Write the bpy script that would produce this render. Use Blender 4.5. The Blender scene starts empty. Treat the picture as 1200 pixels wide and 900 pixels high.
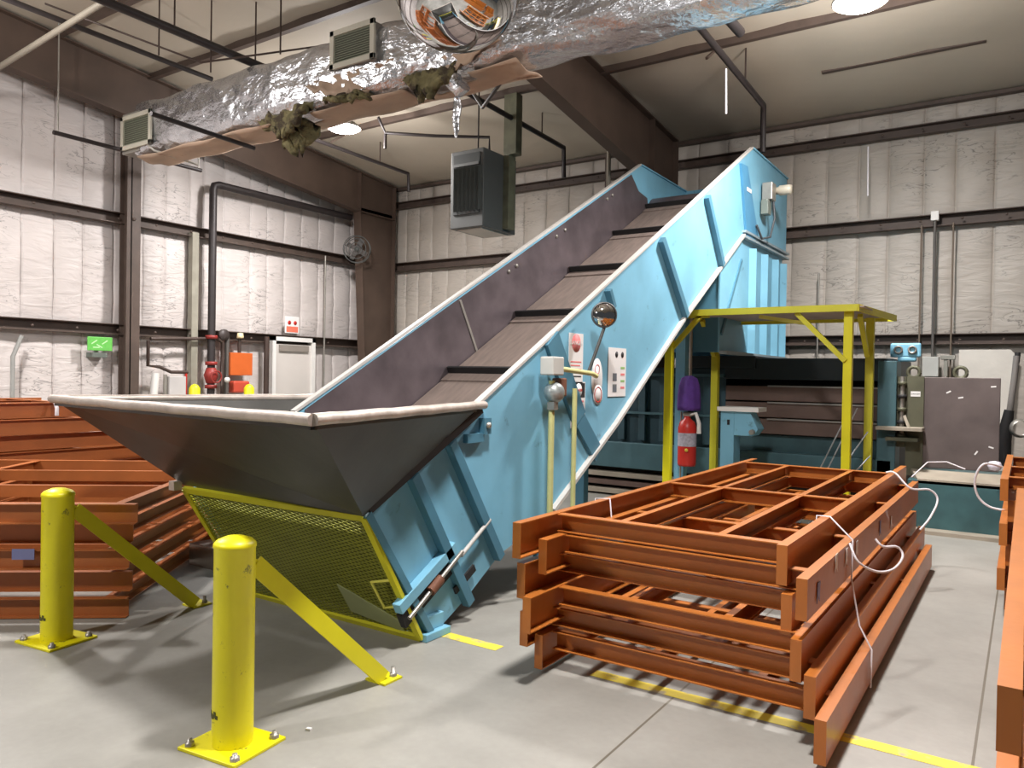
import bpy, math, random
from mathutils import Vector, Matrix
R = math.radians
SC = bpy.context.scene
COL = SC.collection
random.seed(7)

# ------------------------------------------------------------------ camera
FPX = 900.0
cam = bpy.data.cameras.new('camera'); cam.sensor_width = 36.0; cam.sensor_fit = 'HORIZONTAL'
cam.lens = FPX / 1200.0 * 36.0; cam.clip_end = 200
co = bpy.data.objects.new('camera', cam); COL.objects.link(co); SC.camera = co
yaw, pitch, roll = R(33.87), R(-0.6), R(0.96)
fw = Vector((-math.sin(yaw)*math.cos(pitch), math.cos(yaw)*math.cos(pitch), math.sin(pitch)))
rt = Vector((math.cos(yaw), math.sin(yaw), 0)); up = rt.cross(fw)
r2 = rt*math.cos(roll)+up*math.sin(roll); u2 = -rt*math.sin(roll)+up*math.cos(roll)
m = Matrix((r2, u2, -fw)).transposed().to_4x4(); m.translation = (0, 0, 1.65)
co.matrix_world = m

# ------------------------------------------------------------------ world and exposure
w = bpy.data.worlds.new('world'); SC.world = w; w.use_nodes = True
w.node_tree.nodes['Background'].inputs[0].default_value = (0.95, 0.96, 1.0, 1)
w.node_tree.nodes['Background'].inputs[1].default_value = 0.055
SC.view_settings.view_transform = 'Standard'; SC.view_settings.look = 'None'
SC.view_settings.gamma = 1.0; SC.view_settings.exposure = 0.0
SC.view_settings.use_curve_mapping = False
LAMP_W = 285.0
LAMPS = [(-8.92, 8.47), (-1.47, 8.35), (-1.45, 2.85), (-8.92, 2.95), (-5.6, -2.6)]

# ------------------------------------------------------------------ room numbers
XL, YB = -11.8, 12.4          # left wall, back wall
def roofz(y): return 5.58 + 0.095*(YB-y)

# ------------------------------------------------------------------ materials
def srgb(c):
    return tuple(((v/255)/12.92 if v/255 <= .04045 else (((v/255)+.055)/1.055)**2.4) for v in c)+(1,)
MATS = {}
def mat(name, rgb, rough=.6, metal=0, var=.12, scale=3.0, bump=0.0, bscale=30.0, spots=None, spot_amt=.35, spot_scale=6.0, emit=0, coat=0, stretch=None):
    if name in MATS: return MATS[name]
    M = bpy.data.materials.new(name); M.use_nodes = True; nt = M.node_tree; N = nt.nodes; L = nt.links
    B = N['Principled BSDF']; B.inputs['Roughness'].default_value = rough; B.inputs['Metallic'].default_value = metal
    tc = N.new('ShaderNodeTexCoord'); src = tc.outputs['Object']
    if stretch:
        mp = N.new('ShaderNodeMapping'); mp.inputs['Scale'].default_value = stretch; L.new(src, mp.inputs[0]); src = mp.outputs[0]
    nz = N.new('ShaderNodeTexNoise'); nz.inputs['Scale'].default_value = scale; nz.inputs['Detail'].default_value = 6; L.new(src, nz.inputs['Vector'])
    mr = N.new('ShaderNodeMapRange'); mr.inputs[1].default_value = .3; mr.inputs[2].default_value = .7
    mr.inputs[3].default_value = 1-var; mr.inputs[4].default_value = 1+var*.6; L.new(nz.outputs[0], mr.inputs[0])
    mx = N.new('ShaderNodeVectorMath'); mx.operation = 'SCALE'; mx.inputs[0].default_value = srgb(rgb)[:3]; L.new(mr.outputs[0], mx.inputs[3])
    out = mx.outputs[0]
    if spots:
        n2 = N.new('ShaderNodeTexNoise'); n2.inputs['Scale'].default_value = spot_scale; n2.inputs['Detail'].default_value = 8; n2.inputs['Roughness'].default_value = .7
        L.new(src, n2.inputs['Vector'])
        cr = N.new('ShaderNodeMapRange'); cr.inputs[1].default_value = 1-spot_amt; cr.inputs[2].default_value = 1-spot_amt+.08; L.new(n2.outputs[0], cr.inputs[0])
        mm = N.new('ShaderNodeMix'); mm.data_type = 'RGBA'; L.new(cr.outputs[0], mm.inputs[0]); L.new(out, mm.inputs[6]); mm.inputs[7].default_value = srgb(spots)
        out = mm.outputs[2]
    L.new(out, B.inputs['Base Color'])
    if bump:
        nb = N.new('ShaderNodeTexNoise'); nb.inputs['Scale'].default_value = bscale; nb.inputs['Detail'].default_value = 5; L.new(src, nb.inputs['Vector'])
        bp = N.new('ShaderNodeBump'); bp.inputs['Strength'].default_value = bump; bp.inputs['Distance'].default_value = .02
        L.new(nb.outputs[0], bp.inputs['Height']); L.new(bp.outputs[0], B.inputs['Normal'])
    if emit:
        B.inputs['Emission Color'].default_value = srgb(rgb); B.inputs['Emission Strength'].default_value = emit
    if coat: B.inputs['Coat Weight'].default_value = coat
    if name == 'foil_wrap': bp.inputs['Distance'].default_value = .10
    MATS[name] = M; return M

blue = mat('conveyor_blue', (122, 180, 205), .5, 0, .13, 2.2, .05, 12, spots=(96, 140, 160), spot_amt=.38, spot_scale=5)
blue_deep = mat('machine_blue', (78, 140, 176), .5, 0, .12, 3)
blue_shaded = mat('conveyor_blue_shaded', (76, 126, 148), .5, 0, .12, 3)  # same paint as the conveyor, darkened to carry shade in the colour
cream = mat('edge_cream', (196, 192, 186), .5, 0, .1, 8)
steel_dk = mat('dark_bare_steel', (112, 102, 106), .36, .5, .3, 3, .05, 20, spots=(130, 112, 100), spot_amt=.36, spot_scale=4)
hopper_m = mat('hopper_steel', (76, 75, 72), .38, .5, .3, 2.2, .04, 16, spots=(124, 92, 72), spot_amt=.33, spot_scale=3)
lip_m = mat('worn_lip_steel', (196, 184, 174), .45, .3, .25, 7, .2, 25)
belt_m = mat('belt_rubber', (126, 112, 104), .75, 0, .2, 4, .1, 30, stretch=(6, 1, 1))
black_m = mat('black_rubber', (28, 27, 28), .7)
yellow = mat('safety_yellow', (224, 216, 24), .45, 0, .08, 4, .03, 20)
yellow_worn = mat('bollard_yellow', (236, 226, 14), .42, 0, .07, 4, .05, 20, spots=(70, 70, 40), spot_amt=.385, spot_scale=16)
yellow_shaded = mat('mesh_yellow_shaded', (128, 130, 42), .55, 0, .15, 5)  # guard paint dimmed to olive, its shade put into the colour
canopy_y = mat('canopy_yellow', (208, 202, 48), .5, 0, .1, 4)
orange = mat('rack_orange', (178, 105, 42), .42, 0, .1, 5, .03, 30, coat=.15)
orange2 = mat('rack_orange_dusty', (168, 96, 46), .5, 0, .14, 4, .03, 30, coat=.1)
brown = mat('girt_brown', (84, 70, 62), .6, 0, .2, 4, .05, 20)
rafter_m = mat('rafter_red_oxide', (84, 68, 58), .6, 0, .2, 2, .05, 20, spots=(140, 110, 90), spot_amt=.3, spot_scale=6)
pipe_m = mat('black_iron_pipe', (72, 58, 52), .5, .2, .2, 5)
pipe_dk = mat('sprinkler_pipe', (50, 44, 44), .5, .1, .2, 5)
galv = mat('galvanized', (168, 164, 156), .4, .6, .15, 8)
white_m = mat('white_paint', (228, 226, 222), .5, 0, .05, 4)
grey_heater = mat('heater_grey', (80, 82, 80), .5, .1, .08, 3)
teal = mat('baler_teal', (46, 76, 86), .5, .1, .2, 3, .04, 15, spots=(70, 74, 70), spot_amt=.35)
teal_lt = mat('baler_teal_light', (70, 104, 112), .5, .1, .2, 3)
ram_m = mat('ram_brown_steel', (112, 92, 84), .5, .25, .2, 3, .05, 15)
olive_m = mat('olive_steel', (92, 92, 74), .55, .3, .2, 4)
plate_m = mat('platen_steel', (104, 94, 92), .5, .35, .22, 3, .06, 12, spots=(150, 140, 134), spot_amt=.3, spot_scale=5)
tan_m = mat('tan_steel', (166, 156, 140), .6, .1, .2, 4)
red_m = mat('signal_red', (196, 44, 36), .4, 0, .08, 5)
alarm_or = mat('alarm_orange', (204, 98, 40), .5, 0, .06, 5)
green_sign = mat('sign_green', (104, 190, 84), .5, 0, .1, 30)
purple = mat('purple_cloth', (92, 56, 140), .85, 0, .2, 12, .2, 40)
insul = mat('yellow_insulation', (118, 110, 76), .95, 0, .4, 8, 1.0, 25, spots=(66, 56, 42), spot_amt=.5, spot_scale=5)
kraft = mat('kraft_paper', (186, 160, 138), .75, 0, .25, 2.5, .3, 9, spots=(140, 104, 84), spot_amt=.40, spot_scale=3, stretch=(.6, 1, 1))
foil = mat('foil_wrap', (212, 214, 218), .27, .9, .12, 3, 1.0, 2.6, stretch=(1, 1.6, 1.6))
mirror_m = mat('mirror_chrome', (225, 226, 228), .04, 1, .0, 1)
rust = mat('rusty_brown', (118, 74, 52), .7, 0, .3, 6)
lamp_m = mat('lamp_lens', (255, 244, 236), .3, 0, 0, 1, emit=22)
strap_m = mat('white_strap', (226, 222, 226), .35, 0, .05, 4)
label_w = mat('label_white', (232, 230, 228), .5, 0, .05, 6)
label_b = mat('label_blue', (120, 124, 170), .5, 0, .05, 6)
ink = mat('ink_black', (36, 34, 36), .6)
pink = mat('label_pink', (228, 130, 130), .5, 0, .03, 6)
brass = mat('brown_vent_glass', (160, 166, 142), .6, 0, .15, 30)

def insulation_mat(name, rgb, axis, seams):
    """white quilted insulation facing: wrinkles, with crease shade painted into the colour"""
    M = bpy.data.materials.new(name); M.use_nodes = True; nt = M.node_tree; N = nt.nodes; L = nt.links
    B = N['Principled BSDF']; B.inputs['Roughness'].default_value = .5
    tc = N.new('ShaderNodeTexCoord')
    mp = N.new('ShaderNodeMapping'); mp.inputs['Scale'].default_value = (1.3, 1.3, 5.0); L.new(tc.outputs['Object'], mp.inputs[0])
    wv = N.new('ShaderNodeTexNoise'); wv.inputs['Scale'].default_value = 1.6; wv.inputs['Detail'].default_value = 3; wv.inputs['Distortion'].default_value = 1.2
    L.new(mp.outputs[0], wv.inputs['Vector'])
    # crease shade painted as thin dark lines where the noise crosses 0.5
    s = N.new('ShaderNodeMath'); s.operation = 'SUBTRACT'; s.inputs[1].default_value = .5; L.new(wv.outputs[0], s.inputs[0])
    a = N.new('ShaderNodeMath'); a.operation = 'ABSOLUTE'; L.new(s.outputs[0], a.inputs[0])
    mr = N.new('ShaderNodeMapRange'); mr.inputs[1].default_value = 0; mr.inputs[2].default_value = .018; mr.inputs[3].default_value = 1; mr.inputs[4].default_value = 0
    L.new(a.outputs[0], mr.inputs[0])
    msk = N.new('ShaderNodeTexNoise'); msk.inputs['Scale'].default_value = 1.1; L.new(tc.outputs['Object'], msk.inputs['Vector'])
    mk = N.new('ShaderNodeMapRange'); mk.inputs[1].default_value = .48; mk.inputs[2].default_value = .62; L.new(msk.outputs[0], mk.inputs[0])
    cr = N.new('ShaderNodeMath'); cr.operation = 'MULTIPLY'; L.new(mr.outputs[0], cr.inputs[0]); L.new(mk.outputs[0], cr.inputs[1])
    n2 = N.new('ShaderNodeTexNoise'); n2.inputs['Scale'].default_value = .8; n2.inputs['Detail'].default_value = 4; L.new(tc.outputs['Object'], n2.inputs['Vector'])
    m2 = N.new('ShaderNodeMapRange'); m2.inputs[1].default_value = .3; m2.inputs[2].default_value = .7; m2.inputs[3].default_value = .88; m2.inputs[4].default_value = 1.05; L.new(n2.outputs[0], m2.inputs[0])
    vm = N.new('ShaderNodeVectorMath'); vm.operation = 'SCALE'; vm.inputs[0].default_value = srgb(rgb)[:3]; L.new(m2.outputs[0], vm.inputs[3])
    mm = N.new('ShaderNodeMix'); mm.data_type = 'RGBA'; L.new(cr.outputs[0], mm.inputs[0]); L.new(vm.outputs[0], mm.inputs[6]); mm.inputs[7].default_value = srgb([v*.62 for v in rgb])
    L.new(mm.outputs[2], B.inputs['Base Color'])
    bp = N.new('ShaderNodeBump'); bp.inputs['Strength'].default_value = .35; bp.inputs['Distance'].default_value = .05
    L.new(wv.outputs[0], bp.inputs['Height']); L.new(bp.outputs[0], B.inputs['Normal'])
    return M

def floor_mat():
    M = bpy.data.materials.new('concrete_floor'); M.use_nodes = True; nt = M.node_tree; N = nt.nodes; L = nt.links
    B = N['Principled BSDF']
    tc = N.new('ShaderNodeTexCoord'); sep = N.new('ShaderNodeSeparateXYZ'); L.new(tc.outputs['Object'], sep.inputs[0])
    n1 = N.new('ShaderNodeTexNoise'); n1.inputs['Scale'].default_value = .7; n1.inputs['Detail'].default_value = 7; n1.inputs['Roughness'].default_value = .62; L.new(tc.outputs['Object'], n1.inputs['Vector'])
    r1 = N.new('ShaderNodeValToRGB'); e = r1.color_ramp.elements
    e[0].position = .33; e[0].color = srgb((130, 128, 121)); e[1].position = .68; e[1].color = srgb((160, 158, 151)); L.new(n1.outputs[0], r1.inputs[0])
    n2 = N.new('ShaderNodeTexNoise'); n2.inputs['Scale'].default_value = 26; n2.inputs['Detail'].default_value = 4; L.new(tc.outputs['Object'], n2.inputs['Vector'])
    m2 = N.new('ShaderNodeMapRange'); m2.inputs[3].default_value = .93; m2.inputs[4].default_value = 1.06; L.new(n2.outputs[0], m2.inputs[0])
    v = N.new('ShaderNodeVectorMath'); v.operation = 'SCALE'; L.new(r1.outputs[0], v.inputs[0]); L.new(m2.outputs[0], v.inputs[3])
    col = v.outputs[0]
    def line(out, pos, wd):
        s = N.new('ShaderNodeMath'); s.operation = 'SUBTRACT'; s.inputs[1].default_value = pos; L.new(out, s.inputs[0])
        a = N.new('ShaderNodeMath'); a.operation = 'ABSOLUTE'; L.new(s.outputs[0], a.inputs[0])
        c = N.new('ShaderNodeMath'); c.operation = 'LESS_THAN'; c.inputs[1].default_value = wd; L.new(a.outputs[0], c.inputs[0]); return c.outputs[0]
    for o, p in ((0, -1.49), (0, -.165)):
        f = line(sep.outputs[o], p-((XL-.3+7)/2), .006)
        mm = N.new('ShaderNodeMix'); mm.data_type = 'RGBA'; L.new(f, mm.inputs[0]); L.new(col, mm.inputs[6]); mm.inputs[7].default_value = srgb((104, 98, 86)); col = mm.outputs[2]
    L.new(col, B.inputs['Base Color'])
    rr = N.new('ShaderNodeMapRange'); rr.inputs[3].default_value = .38; rr.inputs[4].default_value = .62; L.new(n1.outputs[0], rr.inputs[0]); L.new(rr.outputs[0], B.inputs['Roughness'])
    return M

def worn_line_mat():
    M = bpy.data.materials.new('worn_floor_paint'); M.use_nodes = True; nt = M.node_tree; N = nt.nodes; L = nt.links
    B = N['Principled BSDF']; tc = N.new('ShaderNodeTexCoord')
    n = N.new('ShaderNodeTexNoise'); n.inputs['Scale'].default_value = 9; n.inputs['Detail'].default_value = 6; L.new(tc.outputs['Object'], n.inputs['Vector'])
    r = N.new('ShaderNodeValToRGB'); e = r.color_ramp.elements
    e[0].position = .36; e[0].color = srgb((170, 160, 128)); e[1].position = .46; e[1].color = srgb((226, 206, 66)); L.new(n.outputs[0], r.inputs[0]); L.new(r.outputs[0], B.inputs['Base Color'])
    B.inputs['Roughness'].default_value = .6
    return M

# ------------------------------------------------------------------ mesh builder (world coordinates)
class MB:
    def __init__(s): s.v = []; s.f = []; s.sm = []
    def add(s, vs, fs, smooth=False):
        n = len(s.v); s.v += [Vector(p) for p in vs]; s.f += [tuple(i+n for i in f) for f in fs]; s.sm += [smooth]*len(fs); return s
    def box(s, a, b):
        (x0, y0, z0), (x1, y1, z1) = [(min(a[i], b[i]) for i in range(3)), (max(a[i], b[i]) for i in range(3))]
        return s.add([(x0, y0, z0), (x1, y0, z0), (x1, y1, z0), (x0, y1, z0), (x0, y0, z1), (x1, y0, z1), (x1, y1, z1), (x0, y1, z1)],
              [(0, 3, 2, 1), (4, 5, 6, 7), (0, 1, 5, 4), (1, 2, 6, 5), (2, 3, 7, 6), (3, 0, 4, 7)])
    def obox(s, c, ax, h):
        c = Vector(c); X, Y, Z = [Vector(a).normalized()*k for a, k in zip(ax, h)]
        vs = [c+X*i+Y*j+Z*k for k in (-1, 1) for (i, j) in ((-1, -1), (1, -1), (1, 1), (-1, 1))]
        return s.add(vs, [(0, 3, 2, 1), (4, 5, 6, 7), (0, 1, 5, 4), (1, 2, 6, 5), (2, 3, 7, 6), (3, 0, 4, 7)])
    def bar(s, p, q, wd, ht, up=(0, 0, 1)):
        """rectangular bar from p to q; ht measured along 'up'"""
        p, q = Vector(p), Vector(q); d = (q-p); l = d.length; d.normalize(); side = d.cross(Vector(up)).normalized(); u = side.cross(d)
        return s.obox((p+q)/2, (d, side, u), (l/2, wd/2, ht/2))
    def tube(s, pts, r, n=10, cap=True):
        pts = [Vector(p) for p in pts]; rings = []; prev = None
        rr = r if isinstance(r, (list, tuple)) else [r]*len(pts)
        for i, p in enumerate(pts):
            d = (pts[min(i+1, len(pts)-1)]-pts[max(i-1, 0)]).normalized()
            if prev is None:
                a = Vector((0, 0, 1)) if abs(d.z) < .9 else Vector((1, 0, 0)); u = d.cross(a).normalized()
            else: u = (prev-d*prev.dot(d)).normalized()
            prev = u; v = d.cross(u); rings.append([p+(u*math.cos(2*math.pi*k/n)+v*math.sin(2*math.pi*k/n))*rr[i] for k in range(n)])
        vs = [q for g in rings for q in g]; fs = []
        for i in range(len(pts)-1):
            for k in range(n):
                a = i*n+k; b = i*n+(k+1) % n; fs.append((a, b, b+n, a+n))
        s.add(vs, fs, True)
        if cap:
            s.add(rings[0], [tuple(range(n))[::-1]]); s.add(rings[-1], [tuple(range(n))])
        return s
    def lathe(s, c, prof, n=28, axis=(0, 0, 1)):
        """prof: list of (radius, height along axis)"""
        c = Vector(c); A = Vector(axis).normalized(); t = Vector((1, 0, 0)) if abs(A.x) < .9 else Vector((0, 1, 0)); u = A.cross(t).normalized(); v = A.cross(u)
        vs = []; fs = []
        for r_, h in prof:
            for k in range(n):
                a = 2*math.pi*k/n; vs.append(c+A*h+(u*math.cos(a)+v*math.sin(a))*r_)
        for i in range(len(prof)-1):
            for k in range(n):
                a = i*n+k; b = i*n+(k+1) % n; fs.append((a, b, b+n, a+n))
        return s.add(vs, fs, True)
    def prism(s, poly, off):
        """poly: list of 3D points (planar), extruded by vector off"""
        off = Vector(off); n = len(poly); a = [Vector(p) for p in poly]; b = [p+off for p in a]
        fs = [tuple(range(n))[::-1], tuple(range(n, 2*n))]+[(i, (i+1) % n, (i+1) % n+n, i+n) for i in range(n)]
        return s.add(a+b, fs)
    def chan(s, p, q, h, b, t, opn, up=(0, 0, 1)):
        """C channel from p to q; p,q on the top outer edge of the web; flanges reach towards opn"""
        p, q = Vector(p), Vector(q); o = Vector(opn).normalized(); u = Vector(up).normalized(); d = (q-p); l = d.length; d.normalize(); c = (p+q)/2
        s.obox(c+o*t/2-u*h/2, (d, o, u), (l/2, t/2, h/2))
        s.obox(c+o*(b/2+t/2)-u*t/2, (d, o, u), (l/2, (b-t)/2, t/2))
        s.obox(c+o*(b/2+t/2)-u*(h-t/2), (d, o, u), (l/2, (b-t)/2, t/2))
        return s
    def build(s, name, m_, parent=None, bevel=0, mats=None):
        me = bpy.data.meshes.new(name)
        if parent: o0 = parent.matrix_world_loc
        else:
            xs = [v.x for v in s.v]; ys = [v.y for v in s.v]; zs = [v.z for v in s.v]
            o0 = Vector(((min(xs)+max(xs))/2, (min(ys)+max(ys))/2, min(zs)))
        me.from_pydata([v-o0 for v in s.v], [], s.f); me.update()
        me.polygons.foreach_set('use_smooth', s.sm)
        import bmesh
        bm = bmesh.new(); bm.from_mesh(me); bmesh.ops.recalc_face_normals(bm, faces=bm.faces); bm.to_mesh(me); bm.free()
        me.materials.append(m_)
        ob = bpy.data.objects.new(name, me); COL.objects.link(ob)
        if parent:
            ob.parent = parent.o
        else: ob.location = o0
        if bevel:
            bv = ob.modifiers.new('bevel', 'BEVEL'); bv.width = bevel; bv.segments = 2; bv.limit_method = 'ANGLE'; bv.angle_limit = R(40)
        return P(ob, o0)
class P:
    """object plus the world position of its origin"""
    def __init__(s, o, loc): s.o = o; s.matrix_world_loc = Vector(loc)
def tag(p, label, cat, group=None, kind=None):
    o = p.o
    if label: o['label'] = label
    if cat: o['category'] = cat
    if group: o['group'] = group
    if kind: o['kind'] = kind
    return p
def thing(name, loc, label, cat, group=None):
    o = bpy.data.objects.new(name, None); COL.objects.link(o); o.location = loc; o.empty_display_size = .1
    return tag(P(o, loc), label, cat, group)
def struct(p, label=None):
    p.o['kind'] = 'structure'
    if label: p.o['label'] = label
    return p
def text_part(name, body, size, loc, rot, m_, parent):
    c = bpy.data.curves.new(name, 'FONT'); c.body = body; c.size = size; c.align_x = 'CENTER'; c.align_y = 'CENTER'; c.extrude = .0008
    t = bpy.data.objects.new(name, c); COL.objects.link(t)
    dg = bpy.context.evaluated_depsgraph_get(); me = bpy.data.meshes.new_from_object(t.evaluated_get(dg))
    bpy.data.objects.remove(t)
    me.materials.clear(); me.materials.append(m_)
    ob = bpy.data.objects.new(name, me); COL.objects.link(ob); ob.parent = parent.o; ob.location = Vector(loc)-parent.matrix_world_loc; ob.rotation_euler = rot
    return ob

# ================================================================== SETTING
fl = struct(MB().box((XL-.3, -6, -.12), (7, YB+.3, 0)).build('floor', floor_mat()), 'grey concrete floor slab with faint control joints')

def quilt(name, axis, pos, rng, seams, zbreaks, ztop, inward, m_):
    """insulation facing bulging between vertical seams and horizontal girts, real thickness"""
    a0, a1 = rng; seams = sorted([a0]+[s for s in seams if a0 < s < a1]+[a1]); zb = sorted([0]+zbreaks)
    us = []
    for i in range(len(seams)-1):
        wd = seams[i+1]-seams[i]; n = max(3, int(wd/.09)); us += [(seams[i]+wd*q, q) for q in [0, .012/wd, .03/wd]+[k/n for k in range(1, n)]+[1-.03/wd, 1-.012/wd]]
    us.append((a1, 1))
    vs_ = []; H = ztop; zb = zb+[H]
    for i in range(len(zb)-1):
        n = max(3, int((zb[i+1]-zb[i])/.11)); vs_ += [(zb[i]+(zb[i+1]-zb[i])*k/n, k/n) for k in range(n)]
    vs_.append((H, 1))
    rnd = random.Random(3); V = []; F = []
    for (z, tz) in vs_:
        for (u, tu) in us:
            b = .058*(abs(math.sin(math.pi*tu))**.26)*(abs(math.sin(math.pi*tz))**.35)+.012*math.sin(u*9.1+z*5.3)*math.sin(z*13+u*3)
            b += rnd.uniform(-.002, .002)
            V.append((pos+inward*b, u, z) if axis == 'x' else (u, pos+inward*b, z))
    n = len(us)
    for j in range(len(vs_)-1):
        for i in range(n-1):
            a = j*n+i; F.append((a, a+1, a+1+n, a+n))
    mb = MB().add(V, F, True)
    # backing sheet
    if axis == 'x': mb.box((pos-inward*.12, a0, 0), (pos-inward*.06, a1, H))
    else: mb.box((a0, pos-inward*.12, 0), (a1, pos-inward*.06, H))
    return mb.build(name, m_)
wl_m = insulation_mat('insulation_left', (206, 198, 194), 'x', None)
wb_m = insulation_mat('insulation_back', (186, 178, 168), 'y', None)
sl = [-5.6, -5, -4.4, -3.8, -3.2, -2.6, -2, -1.4, -.8, -.2, .4, 1., 1.6, 2.2, 2.8, 3.4, 4.0, 4.6, 5.2, 5.64, 6.06, 6.53, 7.0, 7.39, 7.82, 8.1, 8.5, 9.08, 9.46, 9.86, 10.28, 10.72, 11.14, 11.6, 12.0]
sb = [-11.25, -10.9, -10.53, -10.1, -9.63, -9.2, -8.7, -8.2, -7.7, -7.2, -6.7, -6.2, -5.7, -5.2, -4.7, -4.2, -3.7, -3.15, -2.63, -2.17, -1.76, -1.3, -.9, -.43, 0.05, .55, 1.05, 1.55, 2.05, 2.55, 3.05, 3.6, 4.2, 4.8, 5.4, 6, 6.6]
struct(quilt('wall_left', 'x', XL-.19, (-6, YB+.2), sl, [2.24, 3.98], 7.6, 1, wl_m), 'left wall lined with white quilted insulation')
struct(quilt('wall_back', 'y', YB+.19, (XL-.2, 7), sb, [2.24, 3.96, 5.28], 5.7, -1, wb_m), 'back wall lined with white quilted insulation')
# ceiling: sloped insulated roof with sagging bays
def ceiling():
    V = []; F = []; xs = []; x = XL-.3
    while x < 7.01: xs.append(x); x += .15
    ys = [-6+.3*i for i in range(63)]
    for y in ys:
        for x in xs:
            t = ((x+20) % 1.35)/1.35; q = ((YB-y) % 1.42)/1.42
            V.append((x, y, roofz(y)+.16-.028*math.sin(math.pi*t)**.5-.03*math.sin(math.pi*q)**.6))
    n = len(xs)
    for j in range(len(ys)-1):
        for i in range(n-1): F.append((j*n+i, j*n+i+1, (j+1)*n+i+1, (j+1)*n+i))
    mb = MB().add(V, F, True)
    mb.prism([(XL-.3, -6, roofz(-6)+.2), (XL-.3, YB+.3, roofz(YB+.3)+.2), (XL-.3, YB+.3, roofz(YB+.3)+.26), (XL-.3, -6, roofz(-6)+.26)], (7-XL+.3, 0, 0))
    return mb
ceil_m = mat('ceiling_facing', (182, 172, 156), .7, 0, .07, .8, .25, 3)
struct(ceiling().build('ceiling', ceil_m), 'sloping ceiling of tan insulation between purlins')

tn = [0]
def trim(mb, m_, label, bevel=0):
    tn[0] += 1; return struct(mb.build('trim_%d' % tn[0], m_, bevel=bevel), label)
# girts (C section lying against the walls)
for z, lab in ((2.36, 'lower brown girt across the left wall'), (4.10, 'upper brown girt across the left wall')):
    g = MB().chan((XL-.13, -6, z), (XL-.13, YB+.1, z), .17, .13, .012, (1, 0, 0))
    for i in range(24): g.lathe((XL, -3.4+i*.62, z-.10), [(.0001, .014), (.02, .012), (.02, 0)], 8, (1, 0, 0))
    trim(g, brown, lab)
for z, h, lab in ((2.35, .15, 'lower brown girt across the back wall'), (4.05, .17, 'middle brown girt across the back wall'), (5.36, .14, 'top brown girt across the back wall just below the eave')):
    g = MB().chan((XL-.05, YB+.13, z), (7, YB+.13, z), h, .13, .012, (0, -1, 0))
    for i in range(27): g.lathe((XL+.6+i*.52, YB, z-.09), [(.0001, .014), (.018, .012), (.018, 0)], 8, (0, -1, 0))
    trim(g, brown, lab)
trim(MB().box((XL, YB+.02, 5.62), (7, YB+.14, 5.67)), brown, 'dark eave strut where the back wall meets the ceiling')
# purlins
for y, lab in ((9.62, 'brown purlin near the back of the ceiling'), (6.78, 'brown purlin above the silver duct'), (5.38, 'brown purlin nearer than the duct'), (3.96, 'brown purlin in front of the duct'), (11.0, 'thin purlin close to the back eave')):
    h = .09 if y != 11.0 else .02
    g = MB().box((XL if y != 11.0 else -2.4, y-.04, roofz(y)+.13-h), (7 if y != 11.0 else -.5, y+.04, roofz(y)+.17))
    if y == 9.62:
        for x in (-9.9, -3.35): g.bar((x, 9.62, roofz(9.62)+.06), (x+.02, 9.1, roofz(9.62)-.28), .03, .03)
    trim(g, brown, lab)
# rafters: tapered I beams with column
def frame_beam(x, lab, zb0, zb1, ycol):
    g = MB(); w = .2
    def web(poly, t=.012): g.prism([(x-t/2, y, z) for y, z in poly], (t, 0, 0))
    yr0, yr1 = -6, YB-.12
    top = lambda y: roofz(y)+.06
    bot = lambda y: zb0+(zb1-zb0)*(y-4.8)/(ycol-4.8)
    web([(yr0, bot(yr0)), (ycol, zb1), (yr1, zb1), (yr1, top(yr1)), (yr0, top(yr0))])
    g.bar((x, yr0, top(yr0)), (x, yr1, top(yr1)), w, .02)
    g.bar((x, yr0, bot(yr0)), (x, ycol, zb1), w, .02)
    # column
    web([(ycol+.3, 0), (yr1, 0), (yr1, zb1+.1), (ycol, zb1+.1)])
    g.bar((x, ycol+.3, 0), (x, ycol, zb1), w, .02, (0, 1, 0))
    g.bar((x, yr1, 0), (x, yr1, top(yr1)), w, .02, (0, 1, 0))
    g.bar((x, ycol, zb1), (x, yr1, zb1), w, .02); g.bar((x, ycol, zb1), (x, ycol, top(ycol)), w, .012, (0, 1, 0))
    g.box((x-.15, ycol+.2, 0), (x+.15, yr1+.05, .02))
    trim(g, rafter_m, lab)
frame_beam(-11.42, 'deep red-brown rafter and corner column along the left wall', 5.66, 4.95, 11.25)
frame_beam(-5.05, 'deep red-brown rafter sloping down behind the conveyor top', 5.72, 4.78, 11.3)
# wall column (endwall post) on the left wall
c = MB().box((XL-.05, 6.62, 0), (XL+.16, 6.64, 6)).box((XL+.14, 6.56, 0), (XL+.16, 6.78, 6.0)).box((XL-.05, 6.56, 0), (XL-.03, 6.78, 6.0))
c.lathe((XL+.16, 6.67, 4.0), [(.0001, .012), (.03, .01), (.03, 0)], 10, (1, 0, 0))
trim(c, brown, 'brown vertical post on the left wall')
c = MB().box((XL-.03, 6.78, 0), (XL+.02, 6.84, 2.3))
trim(MB().box((XL-.1, 7.78, 0), (XL+.02, 7.9, 4.0)), mat('mould_grey', (150, 146, 132), .7, 0, .2, 4), 'greenish grey seam strip on the left wall')
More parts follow.
